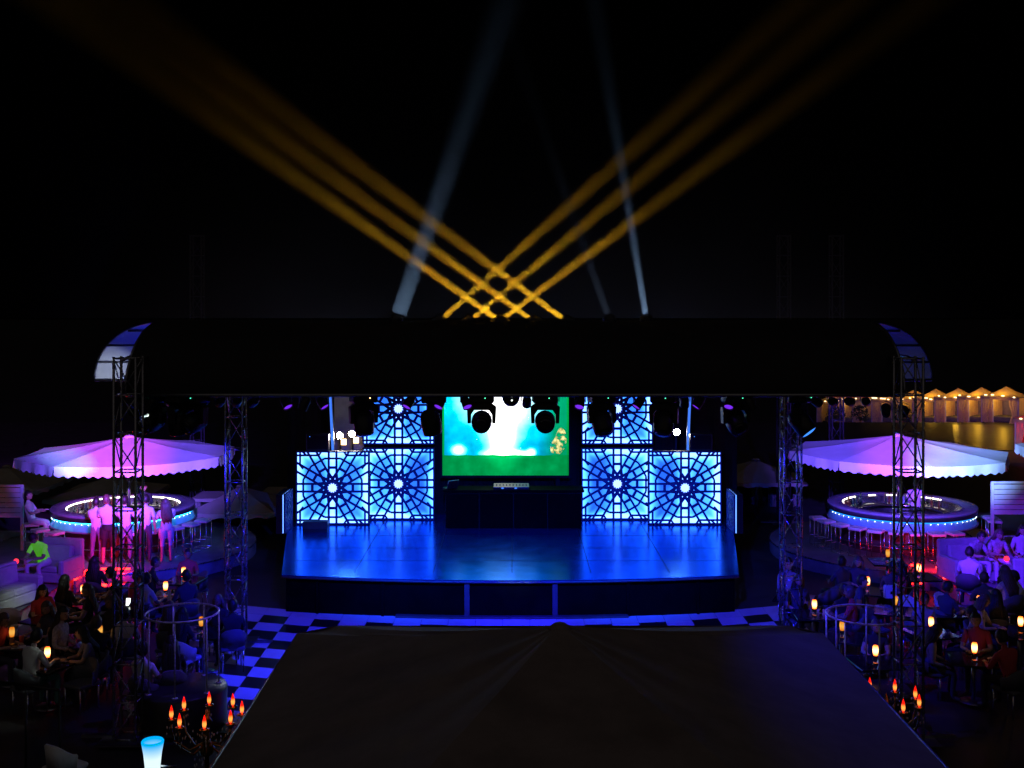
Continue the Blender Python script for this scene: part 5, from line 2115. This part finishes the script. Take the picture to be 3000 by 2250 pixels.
def person(label, loc, rz, pose='stand', shirt='cloth_white', legs='cloth_navy', shin=None, hair='hair_dark', long_hair=False, sleeve='short', lean=0.0, side=0.0,
           seat=0.45, arms=None, scale=1.0, skin='skin', shoe='shoe', head=(0, 0), shorts=None, skirt=False):
    """faces local -y.  arms: ((elbow, wrist) left, right) in local metres relative to the shoulder"""
    t = thing('person', label, 'person', loc, rz)
    t.scale = (scale, scale, scale)
    V = Vector
    if pose == 'stand':
        pel = V((0, 0, 0.96))
        hips = [V((s_ * 0.09, 0, 0.90)) for s_ in (-1, 1)]
        knees = [V((-0.10, -0.03, 0.50)), V((0.11, 0.01, 0.50))]
        ank = [V((-0.11, 0.03, 0.085)), V((0.12, 0.05, 0.085))]
    else:
        pel = V((0, 0, seat + 0.10))
        hips = [V((s_ * 0.10, -0.03, seat + 0.085)) for s_ in (-1, 1)]
        if seat > 0.6:
            knees = [V((s_ * 0.14, -0.40, seat + 0.04)) for s_ in (-1, 1)]
            ank = [V((s_ * 0.13, -0.34, seat - 0.40)) for s_ in (-1, 1)]
        else:
            knees = [V((-0.15, -0.43, seat + 0.07)), V((0.17, -0.42, seat + 0.07))]
            ank = [V((-0.14, -0.40, 0.085)), V((0.19, -0.36, 0.085))]
    toes = [a + V((0.01 * s_, -0.15, -0.045)) for a, s_ in zip(ank, (-1, 1))]
    rot = Matrix.Rotation(lean, 3, 'X') @ Matrix.Rotation(side, 3, 'Y')

    def up(v):
        return pel + rot @ V(v)
    spine, chest, neck, hb = up((0, 0, 0.20)), up((0, 0.01, 0.38)), up((0, 0.01, 0.52)), up((0, -0.01, 0.585))
    sh = [up((s_ * 0.175, 0.01, 0.44)) for s_ in (-1, 1)]
    if arms is None:
        arms = (((-0.06, 0.02, -0.28), (-0.06, -0.06, -0.52)), ((0.06, 0.02, -0.28), (0.06, -0.06, -0.52)))
    elb = [sh[i] + V(arms[i][0]) for i in (0, 1)]
    wri = [sh[i] + V(arms[i][1]) for i in (0, 1)]
    verts = [pel, spine, chest, neck, hb] + sh + elb + wri + hips + knees + ank + toes
    edges = [(0, 1), (1, 2), (2, 3), (3, 4), (2, 5), (2, 6), (5, 7), (6, 8), (7, 9), (8, 10), (0, 11), (0, 12), (11, 13), (12, 14), (13, 15), (14, 16), (15, 17), (16, 18)]
    rad = [0.135, 0.125, 0.145, 0.055, 0.052, 0.066, 0.066, 0.045, 0.045, 0.030, 0.030, 0.098, 0.098, 0.062, 0.062, 0.042, 0.042, 0.036, 0.036]
    me = bpy.data.meshes.new('sk')
    me.from_pydata(verts, edges, [])
    o = bpy.data.objects.new('sk', me)
    COL.objects.link(o)
    md = o.modifiers.new('s', 'SKIN')
    sv = me.skin_vertices[0].data
    for i, r_ in enumerate(rad):
        sv[i].radius = (r_, r_ * (0.80 if i in (0, 1, 2) else 1.0))
        sv[i].use_root = (i == 0)
    sb = o.modifiers.new('u', 'SUBSURF')
    sb.levels = sb.render_levels = 1
    dg = bpy.context.evaluated_depsgraph_get()
    bm_ = bpy.data.meshes.new_from_object(o.evaluated_get(dg))
    bpy.data.objects.remove(o)
    tags = ['P', 'T', 'T', 'N', 'T', 'T', 'U', 'U', 'F', 'F', 'H', 'H', 'H', 'H', 'S', 'S', 'X', 'X']
    mats = [shirt, legs, skin, shoe, shin or legs, 'eye', 'lip']
    tm = {'P': 1 if True else 0, 'T': 0, 'N': 2, 'U': 0 if sleeve != 'none' else 2, 'F': 0 if sleeve == 'long' else 2, 'H': 1, 'S': 4, 'X': 3}
    mb = MB()
    vv = [v.co.copy() for v in bm_.vertices]
    pz = pel + rot @ V((0, 0, 0.02))
    for p_ in bm_.polygons:
        c = p_.center
        best = min(range(len(edges)), key=lambda i: seg_d(c, verts[edges[i][0]], verts[edges[i][1]]) - 0.5 * (rad[edges[i][0]] + rad[edges[i][1]]))
        tg = tags[best]
        mi = tm[tg]
        if tg == 'P':
            mi = 0 if (c - pel).dot(rot @ V((0, 0, 1))) > 0.0 else 1
        if tg == 'U' and sleeve == 'short':
            i = 0 if c.x < 0 else 1
            if (c - sh[i]).length > 0.20:
                mi = 2
        mb.s.append(True)
        mb.mi.append(mi)
        mb.f.append(tuple(p_.vertices))
    mb.v = [tuple(v) for v in vv]
    bpy.data.meshes.remove(bm_)
    # head with face
    hr = rot @ Matrix.Rotation(head[1], 3, 'X') @ Matrix.Rotation(head[0], 3, 'Z')
    hc = hb + rot @ V((0, -0.02, 0.105))

    def hadd(c, r_, sq, mi, n=10, m=7):
        k0 = len(mb.v)
        f0 = len(mb.f)
        mb.ball((0, 0, 0), r_, n, m, sq)
        for i in range(k0, len(mb.v)):
            mb.v[i] = tuple(hc + hr @ (V(mb.v[i]) + V(c)))
        for i in range(f0, len(mb.f)):
            mb.mi[i] = mi
    hadd((0, 0, 0), 0.105, (0.78, 0.95, 1.15), 2, 14, 10)
    hadd((0, -0.055, -0.065), 0.045, (1.0, 0.8, 0.9), 2)
    hadd((0, -0.103, -0.012), 0.018, (0.7, 1.0, 1.4), 2, 8, 5)
    for s_ in (-1, 1):
        hadd((s_ * 0.034, -0.088, 0.010), 0.012, (1.1, 0.6, 0.7), 5, 8, 5)
        hadd((s_ * 0.083, 0.005, -0.005), 0.024, (0.35, 0.8, 1.1), 2, 8, 5)
    hadd((0, -0.092, -0.055), 0.020, (1.1, 0.4, 0.35), 6, 8, 5)
    # hands: palm and five bent fingers each
    for i in (0, 1):
        d = (wri[i] - elb[i]).normalized()
        sd = V((1, 0, 0))
        sd = (sd - d * sd.dot(d)).normalized() if abs(d.x) < 0.95 else V((0, 1, 0))
        nrm = d.cross(sd)
        f0 = len(mb.f)
        q = d.to_track_quat('Z', 'Y').to_matrix()
        k0 = len(mb.v)
        mb.ball((0, 0, 0), 0.045, 8, 6, (0.85, 0.45, 1.1))
        for k in range(k0, len(mb.v)):
            x_, y_, z_ = mb.v[k]
            mb.v[k] = tuple(wri[i] + d * 0.045 + sd * x_ + nrm * y_ + d * z_)
        b0 = wri[i] + d * 0.075
        for k, (ox, L) in enumerate(((-0.028, 0.065), (-0.010, 0.078), (0.009, 0.072), (0.027, 0.055))):
            b1 = b0 + sd * ox
            mb.tube([b1, b1 + d * L * 0.5 - nrm * 0.006, b1 + d * L * 0.9 - nrm * 0.026], [0.0095, 0.009, 0.007], 6)
        th = wri[i] + d * 0.030 - sd * 0.035
        mb.tube([th, th + d * 0.03 - sd * 0.022, th + d * 0.058 - sd * 0.024 - nrm * 0.01], [0.012, 0.011, 0.008], 6)
        for k in range(f0, len(mb.f)):
            mb.mi[k] = 2
    mb.build('body', mats, t)
    # hair
    hm = MB()
    k0 = 0
    n_, m_ = 16, 10
    vs, fs = [], []
    for i in range(m_ + 1):
        a = math.pi * i / m_
        for k in range(n_):
            u = 2 * math.pi * k / n_
            p = V((math.sin(a) * math.cos(u) * 0.095, math.sin(a) * math.sin(u) * 0.113 + 0.008, math.cos(a) * 0.130 + 0.008))
            p *= 1 + 0.03 * math.sin(7 * u + 3 * a)
            vs.append(hc + hr @ p)
    for i in range(m_):
        for k in range(n_):
            l = (k + 1) % n_
            a = math.pi * (i + 0.5) / m_
            u = 2 * math.pi * (k + 0.5) / n_
            y_, z_ = math.sin(a) * math.sin(u), math.cos(a)
            if (y_ < -0.25 and z_ < 0.42) or z_ < -0.62 or (y_ < 0.05 and z_ < -0.1):
                continue
            fs.append((i * n_ + k, (i + 1) * n_ + k, (i + 1) * n_ + l, i * n_ + l))
    hm.add(vs, fs, True)
    if long_hair:
        for k in range(9):
            u = R(10 + 160 * k / 8)
            p0 = hc + hr @ V((0.085 * math.cos(u), 0.10 * math.sin(u), 0.03))
            p1 = hc + hr @ V((0.10 * math.cos(u), 0.105 * math.sin(u) + 0.01, -0.12))
            p2 = chest + rot @ V((0.12 * math.cos(u), 0.13 + 0.03 * math.sin(u), -0.02))
            p3 = chest + rot @ V((0.10 * math.cos(u), 0.135, -0.17 - 0.03 * (k % 3)))
            hm.tube([p0, p1, p2, p3], [0.035, 0.042, 0.036, 0.012], 6)
    hm.build('hair', hair, t)
    if skirt:
        sk = MB()
        prof = [(0.135, 0.10), (0.165, 0.0), (0.19, -0.12), (0.205, -0.24)]
        vs, fs = [], []
        for r_, z in prof:
            for k in range(18):
                u = 2 * math.pi * k / 18
                rr_ = r_ * (1 + 0.04 * math.sin(5 * u))
                vs.append(pel + V((rr_ * math.cos(u), rr_ * 0.82 * math.sin(u), z)))
        for i in range(3):
            for k in range(18):
                l = (k + 1) % 18
                fs.append((i * 18 + k, i * 18 + l, (i + 1) * 18 + l, (i + 1) * 18 + k))
        sk.add(vs, fs, True)
        sk.build('skirt', legs, t)
    if shorts:
        sk = MB()
        for i in (0, 1):
            d = knees[i] - hips[i]
            sk.tube([hips[i] + V((0, 0, 0.03)), hips[i] + d * 0.25, hips[i] + d * 0.62], [0.118, 0.112, 0.098], 12, caps=False)
        sk.tube([pel + V((0, 0, 0.07)), pel, pel + V((0, 0, -0.08))], [0.150, 0.162, 0.150], 14, caps=False)
        sk.build('shorts', shorts, t)
    return t


def ploc(px, py, z=0.0):
    p = on(px, py, z)
    return (p.x, p.y, z)


FWD = (((-0.05, -0.14, -0.20), (0.03, -0.36, -0.16)), ((0.05, -0.14, -0.20), (-0.03, -0.36, -0.16)))       # forearms on a counter
TBL = (((-0.06, -0.12, -0.24), (0.06, -0.33, -0.22)), ((0.06, -0.12, -0.24), (-0.06, -0.33, -0.22)))
LAP = (((-0.07, 0.0, -0.27), (0.02, -0.22, -0.34)), ((0.07, 0.0, -0.27), (-0.02, -0.22, -0.34)))
B = R(180)       # back to the camera
# at the left bar
person('person in pink top and long trousers standing with back to us at the left bar', ploc(284, 1652, 0.30), B, 'stand', 'cloth_white', 'cloth_jeans', None, 'hair_dark', False, 'short', -R(6), 0, arms=FWD, scale=0.97)
person('tall person in violet shirt and dark shorts at the left bar', ploc(318, 1655, 0.30), B + R(10), 'stand', 'cloth_white', 'cloth_black', 'skin', 'hair_brown', False, 'short', -R(10), R(3), arms=FWD, shorts='cloth_black', scale=1.03)
person('person in magenta tee behind the front tower at the left bar', ploc(369, 1652, 0.30), B - R(5), 'stand', 'cloth_white', 'cloth_jeans', None, 'hair_dark', False, 'short', -R(8), 0, arms=FWD)
person('person in magenta tee and navy trousers right of the front tower', ploc(427, 1650, 0.30), B, 'stand', 'cloth_white', 'cloth_navy', None, 'hair_dark', False, 'short', -R(2), 0, scale=1.0)
person('long-haired person in pink top and white shorts leaning on the left bar', ploc(488, 1648, 0.30), B + R(25), 'stand', 'cloth_white', 'cloth_white', 'skin', 'hair_brown', True, 'short', -R(16), R(4), arms=FWD, shorts='cloth_white', scale=0.97, shoe='shoe_white')
pst = BL + Vector((2.36 * math.cos(R(204)), 2.36 * math.sin(R(204)), 0.30))
person('person in white shirt sitting on a stool at the left end of the bar', (pst.x, pst.y, 0.30), R(95), 'sit', 'cloth_white', 'cloth_pale', None, 'hair_dark', False, 'short', -R(10), 0, seat=0.74, arms=FWD, head=(R(-10), 0))
person('bartender in dark shirt inside the left bar', (BL.x + 0.62, BL.y - 0.2, 0.30), R(15), 'stand', 'cloth_black', 'cloth_black', None, 'hair_dark', False, 'long', R(6), 0, arms=FWD)
person('bartender in pale shirt inside the right bar', (BR.x + 0.45, BR.y + 0.15, 0.30), R(-10), 'stand', 'cloth_pale', 'cloth_black', None, 'hair_dark', False, 'long', R(4), 0, arms=FWD)
# left lounge
p = on(112, 1722, DZ)
person('person in neon green shirt bending forward on the armchair', (p.x, p.y + 0.42, DZ), R(-20), 'sit', 'cloth_neon', 'cloth_pale', None, 'hair_dark', False, 'short', R(30), 0, seat=0.42, arms=TBL, skin='skin_dark', head=(0, R(18)), scale=1.05)
# dark figures at the tables, left
for px, py, z, rz, lab, sh_, lg, lh, hr_ in (
        (196, 1695, 1.27, 150, 'dark long-haired figure before the lounge deck', 'cloth_black', 'cloth_black', True, 'hair_dark'),
        (280, 1640, 1.27, 170, 'dark figure silhouetted against the red strips', 'cloth_black', 'cloth_black', True, 'hair_dark'),
        (500, 1772, 1.27, 175, 'dim long-haired figure behind the left podium rail', 'cloth_pale', 'cloth_navy', True, 'hair_brown'),
        (425, 1898, 1.25, 160, 'dim figure in pale shirt left of the podium posts', 'cloth_white', 'cloth_navy', False, 'hair_dark'),
        (366, 1795, 1.25, 190, 'dim figure in blue lit shirt behind the front tower', 'cloth_white', 'cloth_navy', False, 'hair_dark'),
        (500, 1880, 1.25, 200, 'black-haired figure low behind the left podium', 'cloth_black', 'cloth_black', True, 'hair_dark'),
        (680, 1768, 1.27, 200, 'dark figure beside the rear left tower foot', 'cloth_black', 'cloth_black', False, 'hair_dark'),
        (435, 1690, 1.27, 140, 'dim figure with pale shoulder behind the lamp near the podium', 'cloth_pale', 'cloth_black', False, 'hair_dark'),
        (2462, 1640, 1.27, 200, 'dark figure left of the pinkish lamp at right', 'cloth_navy', 'cloth_black', False, 'hair_dark'),
        (2615, 1655, 1.27, 160, 'dark figure with raised arm before the right bar', 'cloth_navy', 'cloth_black', False, 'hair_dark'),
        (2470, 1725, 1.25, 190, 'dark figure behind the right podium rail', 'cloth_black', 'cloth_black', False, 'hair_dark'),
        (2880, 1690, 1.25, 185, 'dark figure with back to us before the sofa at right', 'cloth_navy', 'cloth_black', False, 'hair_dark'),
        (2935, 1700, 1.25, 160, 'dark figure at the table beside the green light stick', 'cloth_black', 'cloth_black', False, 'hair_dark')):
    q = on(px, py, z)
    person(lab, (q.x, q.y, 0.0), R(rz), 'sit', sh_, lg, None, hr_, lh, 'short', R(-6), 0, seat=0.45, arms=TBL, skin='skin_dark')
    chair('tub chair under the ' + lab.replace('dark ', '').replace('dim ', ''), (q.x, q.y, 0.0), R(rz))
crowd = [(538, 100, 'behind'), (538, 200, 'left of'), (485, 215, 'left of'), (485, -40, 'right of'), (243, 20, 'right of'), (138, 120, 'behind'), (138, 10, 'right of'), (293, 95, 'behind'), (293, 185, 'left of'), (293, -75, 'in front of'),
         (35, 60, 'behind'), (139, 30, 'right of'), (590, -110, 'in front of'), (590, 80, 'behind'), (2329, 85, 'behind'), (2386, 100, 'behind'), (2386, -20, 'right of'), (2542, 90, 'behind'), (2542, 0, 'right of'), (2624, 150, 'left of'),
         (2869, 195, 'left of'), (2869, -90, 'in front of'), (2728, 80, 'behind'), (2728, -30, 'right of'), (2855, 160, 'left of'), (2855, 60, 'behind'), (2855, -60, 'in front of'), (2990, 150, 'left of'), (2565, 70, 'behind')]
cr = random.Random(11)
for px, th, rel in crowd:
    p = LP[px]
    q = Vector((p.x + 0.74 * math.cos(R(th)), p.y + 0.05 + 0.74 * math.sin(R(th)), 0))
    where = [w_ for a_, _, w_, _d in lamps if a_ == px][0]
    lh = cr.random() < 0.4
    person('seated guest %s the lamp %s' % (rel, where), q, R(th - 90 + cr.uniform(-12, 12)), 'sit', cr.choice(('cloth_black', 'cloth_black', 'cloth_navy', 'cloth_navy', 'cloth_pattern', 'cloth_jeans', 'cloth_red')), cr.choice(('cloth_black', 'cloth_navy')), None,
           cr.choice(('hair_dark', 'hair_dark', 'hair_brown')), lh, cr.choice(('short', 'short', 'long', 'none')), R(cr.uniform(-4, 16)), R(cr.uniform(-5, 5)), seat=0.45, arms=TBL if cr.random() < 0.7 else LAP, skin=cr.choice(('skin_dark', 'skin')), scale=cr.uniform(0.95, 1.05), head=(R(cr.uniform(-35, 35)), R(cr.uniform(-8, 10))))
    chair('dark tub chair %s the lamp %s' % (rel, where), q, R(th - 90))
q = on(88, 1868, 1.30)
person('man in white shirt sitting with back to us at the lower left', (q.x, q.y, 0.0), R(150), 'sit', 'cloth_white', 'cloth_teal', None, 'hair_dark', False, 'long', R(8), 0, seat=0.47,
       arms=(((-0.06, -0.12, -0.24), (0.06, -0.33, -0.22)), ((0.10, -0.14, -0.24), (0.16, -0.40, -0.14))), scale=1.04, head=(R(35), 0))
chair('tub chair under the man in white shirt', (q.x, q.y, 0.0), R(150))
q = on(2, 1806, 1.27)
person('person in red top at the far left edge', (q.x - 0.1, q.y, 0.0), R(80), 'sit', 'cloth_red', 'cloth_navy', None, 'hair_brown', True, 'none', R(12), 0, seat=0.45, arms=TBL)
chair('tub chair under the person in red top', (q.x - 0.1, q.y, 0.0), R(80))
# right sofa
p = on(2905, 1712, DZ)
for dx, rz, lab, sh_, hr_, lh, ln in ((-0.52, 15, 'person in patterned top bending forward at the left of the right sofa', 'cloth_pattern', 'hair_dark', False, 26), (0.08, -5, 'person in pale patterned top in the middle of the right sofa', 'cloth_pattern', 'hair_brown', True, 20), (0.80, -15, 'long-haired person in pale top at the right of the sofa', 'cloth_pale', 'hair_dark', True, 6)):
    person(lab, (p.x + 0.15 + dx, p.y + 0.40 + dx * 0.17, DZ), R(rz + 10), 'sit', sh_, 'cloth_white', None, hr_, lh, 'short', R(ln), 0, seat=0.43, arms=TBL if ln > 10 else LAP)
for px, py, z, z0, rz, ps, sh_, hr_, lh, lab in ((2838, 1612, 1.30, DZ, 150, 'sit', 'cloth_white', 'hair_dark', False, 'person in white shirt seated left of the right sofa'), (2958, 1668, 1.30, DZ, -160, 'sit', 'cloth_pattern', 'hair_brown', True, 'person in patterned top with back to us beside the red light')):
    q = on(px, py, z + z0)
    person(lab, (q.x, q.y, z0), R(rz), ps, sh_, 'cloth_navy', None, hr_, lh, 'short', R(8), 0, seat=0.45, arms=TBL if ps == 'sit' else LAP)
    if ps == 'sit':
        chair('tub chair under the ' + lab[:40].rsplit(' ', 1)[0], (q.x, q.y, z0), R(rz))
q = on(3000, 1690, 1.30)
person('man in violet lit shirt reaching left at the right picture edge', (q.x, q.y, 0.0), R(-100), 'sit', 'cloth_white', 'cloth_navy', None, 'hair_dark', False, 'long', R(14), 0, seat=0.47,
       arms=(((-0.12, -0.20, -0.18), (-0.10, -0.46, -0.26)), ((0.08, -0.16, -0.22), (0.02, -0.40, -0.25))), scale=1.05)
chair('tub chair under the man reaching left', (q.x, q.y, 0.0), R(-100))
q = on(2922, 1738, 0.95)
mb = MB()
mb.tube([q, q + Vector((0.11, 0.0, -0.07))], 0.018, 8)
t = thing('light_stick', 'short green glowing stick before the man at right', 'light stick', (0, 0, 0))
mb.build('stick', 'led_green', t)
mb = MB()
mb.tube([q + Vector((0.055, 0, -0.035)), (q.x + 0.055, q.y, 0.75)], 0.008, 6)
mb.build('holder', 'fixture', t)
table('dark table under the green light stick', q.x + 0.1, q.y + 0.1, 0.2)

# ------------------------------------------------------------------ lit lamps: washes from the roof and the towers
BLUE = (0.012, 0.012, 1.0)
VIO = (0.16, 0.03, 1.0)
PINK = (1.0, 0.06, 0.72)
CYAN = (0.16, 0.62, 1.0)


def flood(label, loc, target, power, col, size, blend=0.5, rad=0.08):
    """a black wash lamp on a bracket, with its own light"""
    t = thing('flood_lamp', label, 'stage light', loc, 0, 'flood lamps on the roof truss')
    d = Vector(target) - Vector(loc)
    c = link('can', CAN, t)
    c.rotation_mode = 'QUATERNION'
    c.rotation_quaternion = Vector((0, 0, 1)).rotation_difference(d)
    link('bracket', BRK, t)
    spot(t, Vector(loc) + d.normalized() * 0.14, target, power, col, size, blend, rad, 'flood')
    return t


ZL = 5.36
flood('blue flood lamp under the roof edge, left of centre', (-2.6, FY + 0.75, ZL), (-3.0, 23.0, 0), 2600, BLUE, 84, 0.7)
flood('blue flood lamp under the roof edge, right of centre', (2.9, FY + 0.75, ZL), (3.4, 22.9, 0), 2700, BLUE, 104, 0.8)
flood('blue flood lamp aimed at the stage front', (0.25, FY + 0.75, ZL), (0.1, 25.0, 0.5), 5000, BLUE, 22, 1.0)
flood('blue flood lamp aimed at the left half of stage deck', (-1.2, FY + 0.75, ZL), (-2.6, 28.4, ST), 8500, (0.0, 0.06, 1.0), 42, 1.0)
flood('blue flood lamp aimed at the right half of stage deck', (1.6, FY + 0.75, ZL), (2.8, 28.4, ST), 8500, (0.0, 0.06, 1.0), 42, 1.0)
flood('white flood lamp aimed at the middle of stage front edge', (0.7, FY + 0.75, ZL), (0.1, 25.6, ST), 2600, (0.25, 0.6, 1.0), 11, 1.0)
flood('added blue flood lamp turned back onto the tent canopy', (3.6, FY + 0.45, ZL), (4.2, 12.8, 2.8), 420, BLUE, 36, 1.0)  # extra lamp put in to tint the right of the tent blue
flood('added blue flood lamp aimed at the left podium', (-3.4, FY + 0.3, ZL), (-5.5, 18.9, 1.2), 420, (0.10, 0.04, 1.0), 26, 1.0)  # added for this podium alone, to bring out its rods
flood('added blue flood lamp aimed at the right podium', (3.9, FY + 0.3, ZL), (5.9, 18.9, 1.2), 420, (0.10, 0.04, 1.0), 26, 1.0)  # added likewise, brightens the right podium rail
# left side
LX = XFL + 0.45
flood('violet flood lamp aimed at the left parasol', (LX, FY + 0.75, ZL), (BL.x, BL.y + 0.4, 3.0), 26000, (0.15, 0.07, 1.0), 27, 0.6)
flood('pink flood lamp aimed at the left parasol', (LX + 0.28, FY + 0.75, ZL), (BL.x - 0.2, BL.y - 0.5, 3.0), 14000, PINK, 17, 1.0)
flood('cyan flood lamp aimed at the left parasol corner', (LX + 0.56, FY + 0.75, ZL), on(190, 1358, 2.75), 13000, (0.10, 0.70, 1.0), 6.5, 1.0)
flood('magenta flood lamp aimed at the left bar guests', (LX + 0.84, FY + 0.75, ZL), (BL.x + 0.1, BL.y - 2.0, 1.2), 4600, (1.0, 0.03, 0.85), 13, 0.8)
flood('blue flood lamp aimed at the left terrace', (LX + 1.12, FY + 0.75, ZL), (BL.x + 1.6, BL.y - 1.8, 0.3), 5000, BLUE, 24, 1.0)
flood('violet flood lamp aimed at the left lounge', (LX + 1.40, FY + 0.75, ZL), (-11.9, 27.3, 0.6), 3600, (0.16, 0.02, 1.0), 20, 1.0)
flood('white flood lamp aimed at the left sofa', (LX - 0.20, FY + 0.75, ZL), on(70, 1765, 0.5), 2200, (0.85, 1.0, 0.9), 9, 1.0)
flood('added white flood lamp aimed at the man in white shirt', (LX - 0.20, FY + 0.35, ZL), on(110, 1930, 1.0), 1300, (0.75, 1.0, 0.85), 14, 1.0)  # put in only to brighten his shirt
flood('white flood lamp lighting the left roof end from below', (XFL - 0.1, FY + 0.5, 5.2), (-7.9, 22.1, 5.6), 420, (0.75, 0.86, 1.0), 24, 1.0)
flood('blue flood lamp lighting the left roof end from below', (XFL + 0.1, FY + 0.8, 5.2), (-6.6, 20.9, 6.6), 130, (0.03, 0.05, 1.0), 90, 0.9)
# right side
RX = XFR - 0.45
flood('blue flood lamp aimed at the right parasol', (RX, FY + 0.75, ZL), (BR.x, BR.y + 0.4, 3.0), 26000, (0.12, 0.06, 1.0), 28, 0.6)
flood('cyan flood lamp aimed at the right parasol', (RX - 0.28, FY + 0.75, ZL), (BR.x + 1.2, BR.y - 1.3, 2.95), 19000, (0.34, 0.76, 1.0), 13, 1.0)
flood('pink flood lamp aimed at the right parasol', (RX - 0.56, FY + 0.75, ZL), (BR.x + 0.2, BR.y - 0.4, 3.0), 8000, (1.0, 0.10, 0.75), 15, 1.0)
flood('violet flood lamp aimed at the right lounge', (RX - 0.84, FY + 0.75, ZL), (12.8, 27.6, 0.6), 10000, (0.10, 0.012, 1.0), 22, 0.9)
flood('blue flood lamp aimed at the right tables', (RX - 1.12, FY + 0.75, ZL), (9.6, 24.5, 0.5), 900, BLUE, 44, 1.0)
flood('blue flood lamp lighting the right roof end from below', (XFR - 0.1, FY + 0.8, 5.2), (6.9, 20.9, 6.5), 38, (0.04, 0.06, 1.0), 90, 0.9)
flood('pale flood lamp lighting the right roof end from below', (XFR + 0.1, FY + 0.5, 5.2), (7.9, 22.1, 5.6), 10, (0.45, 0.6, 1.0), 30, 1.0)
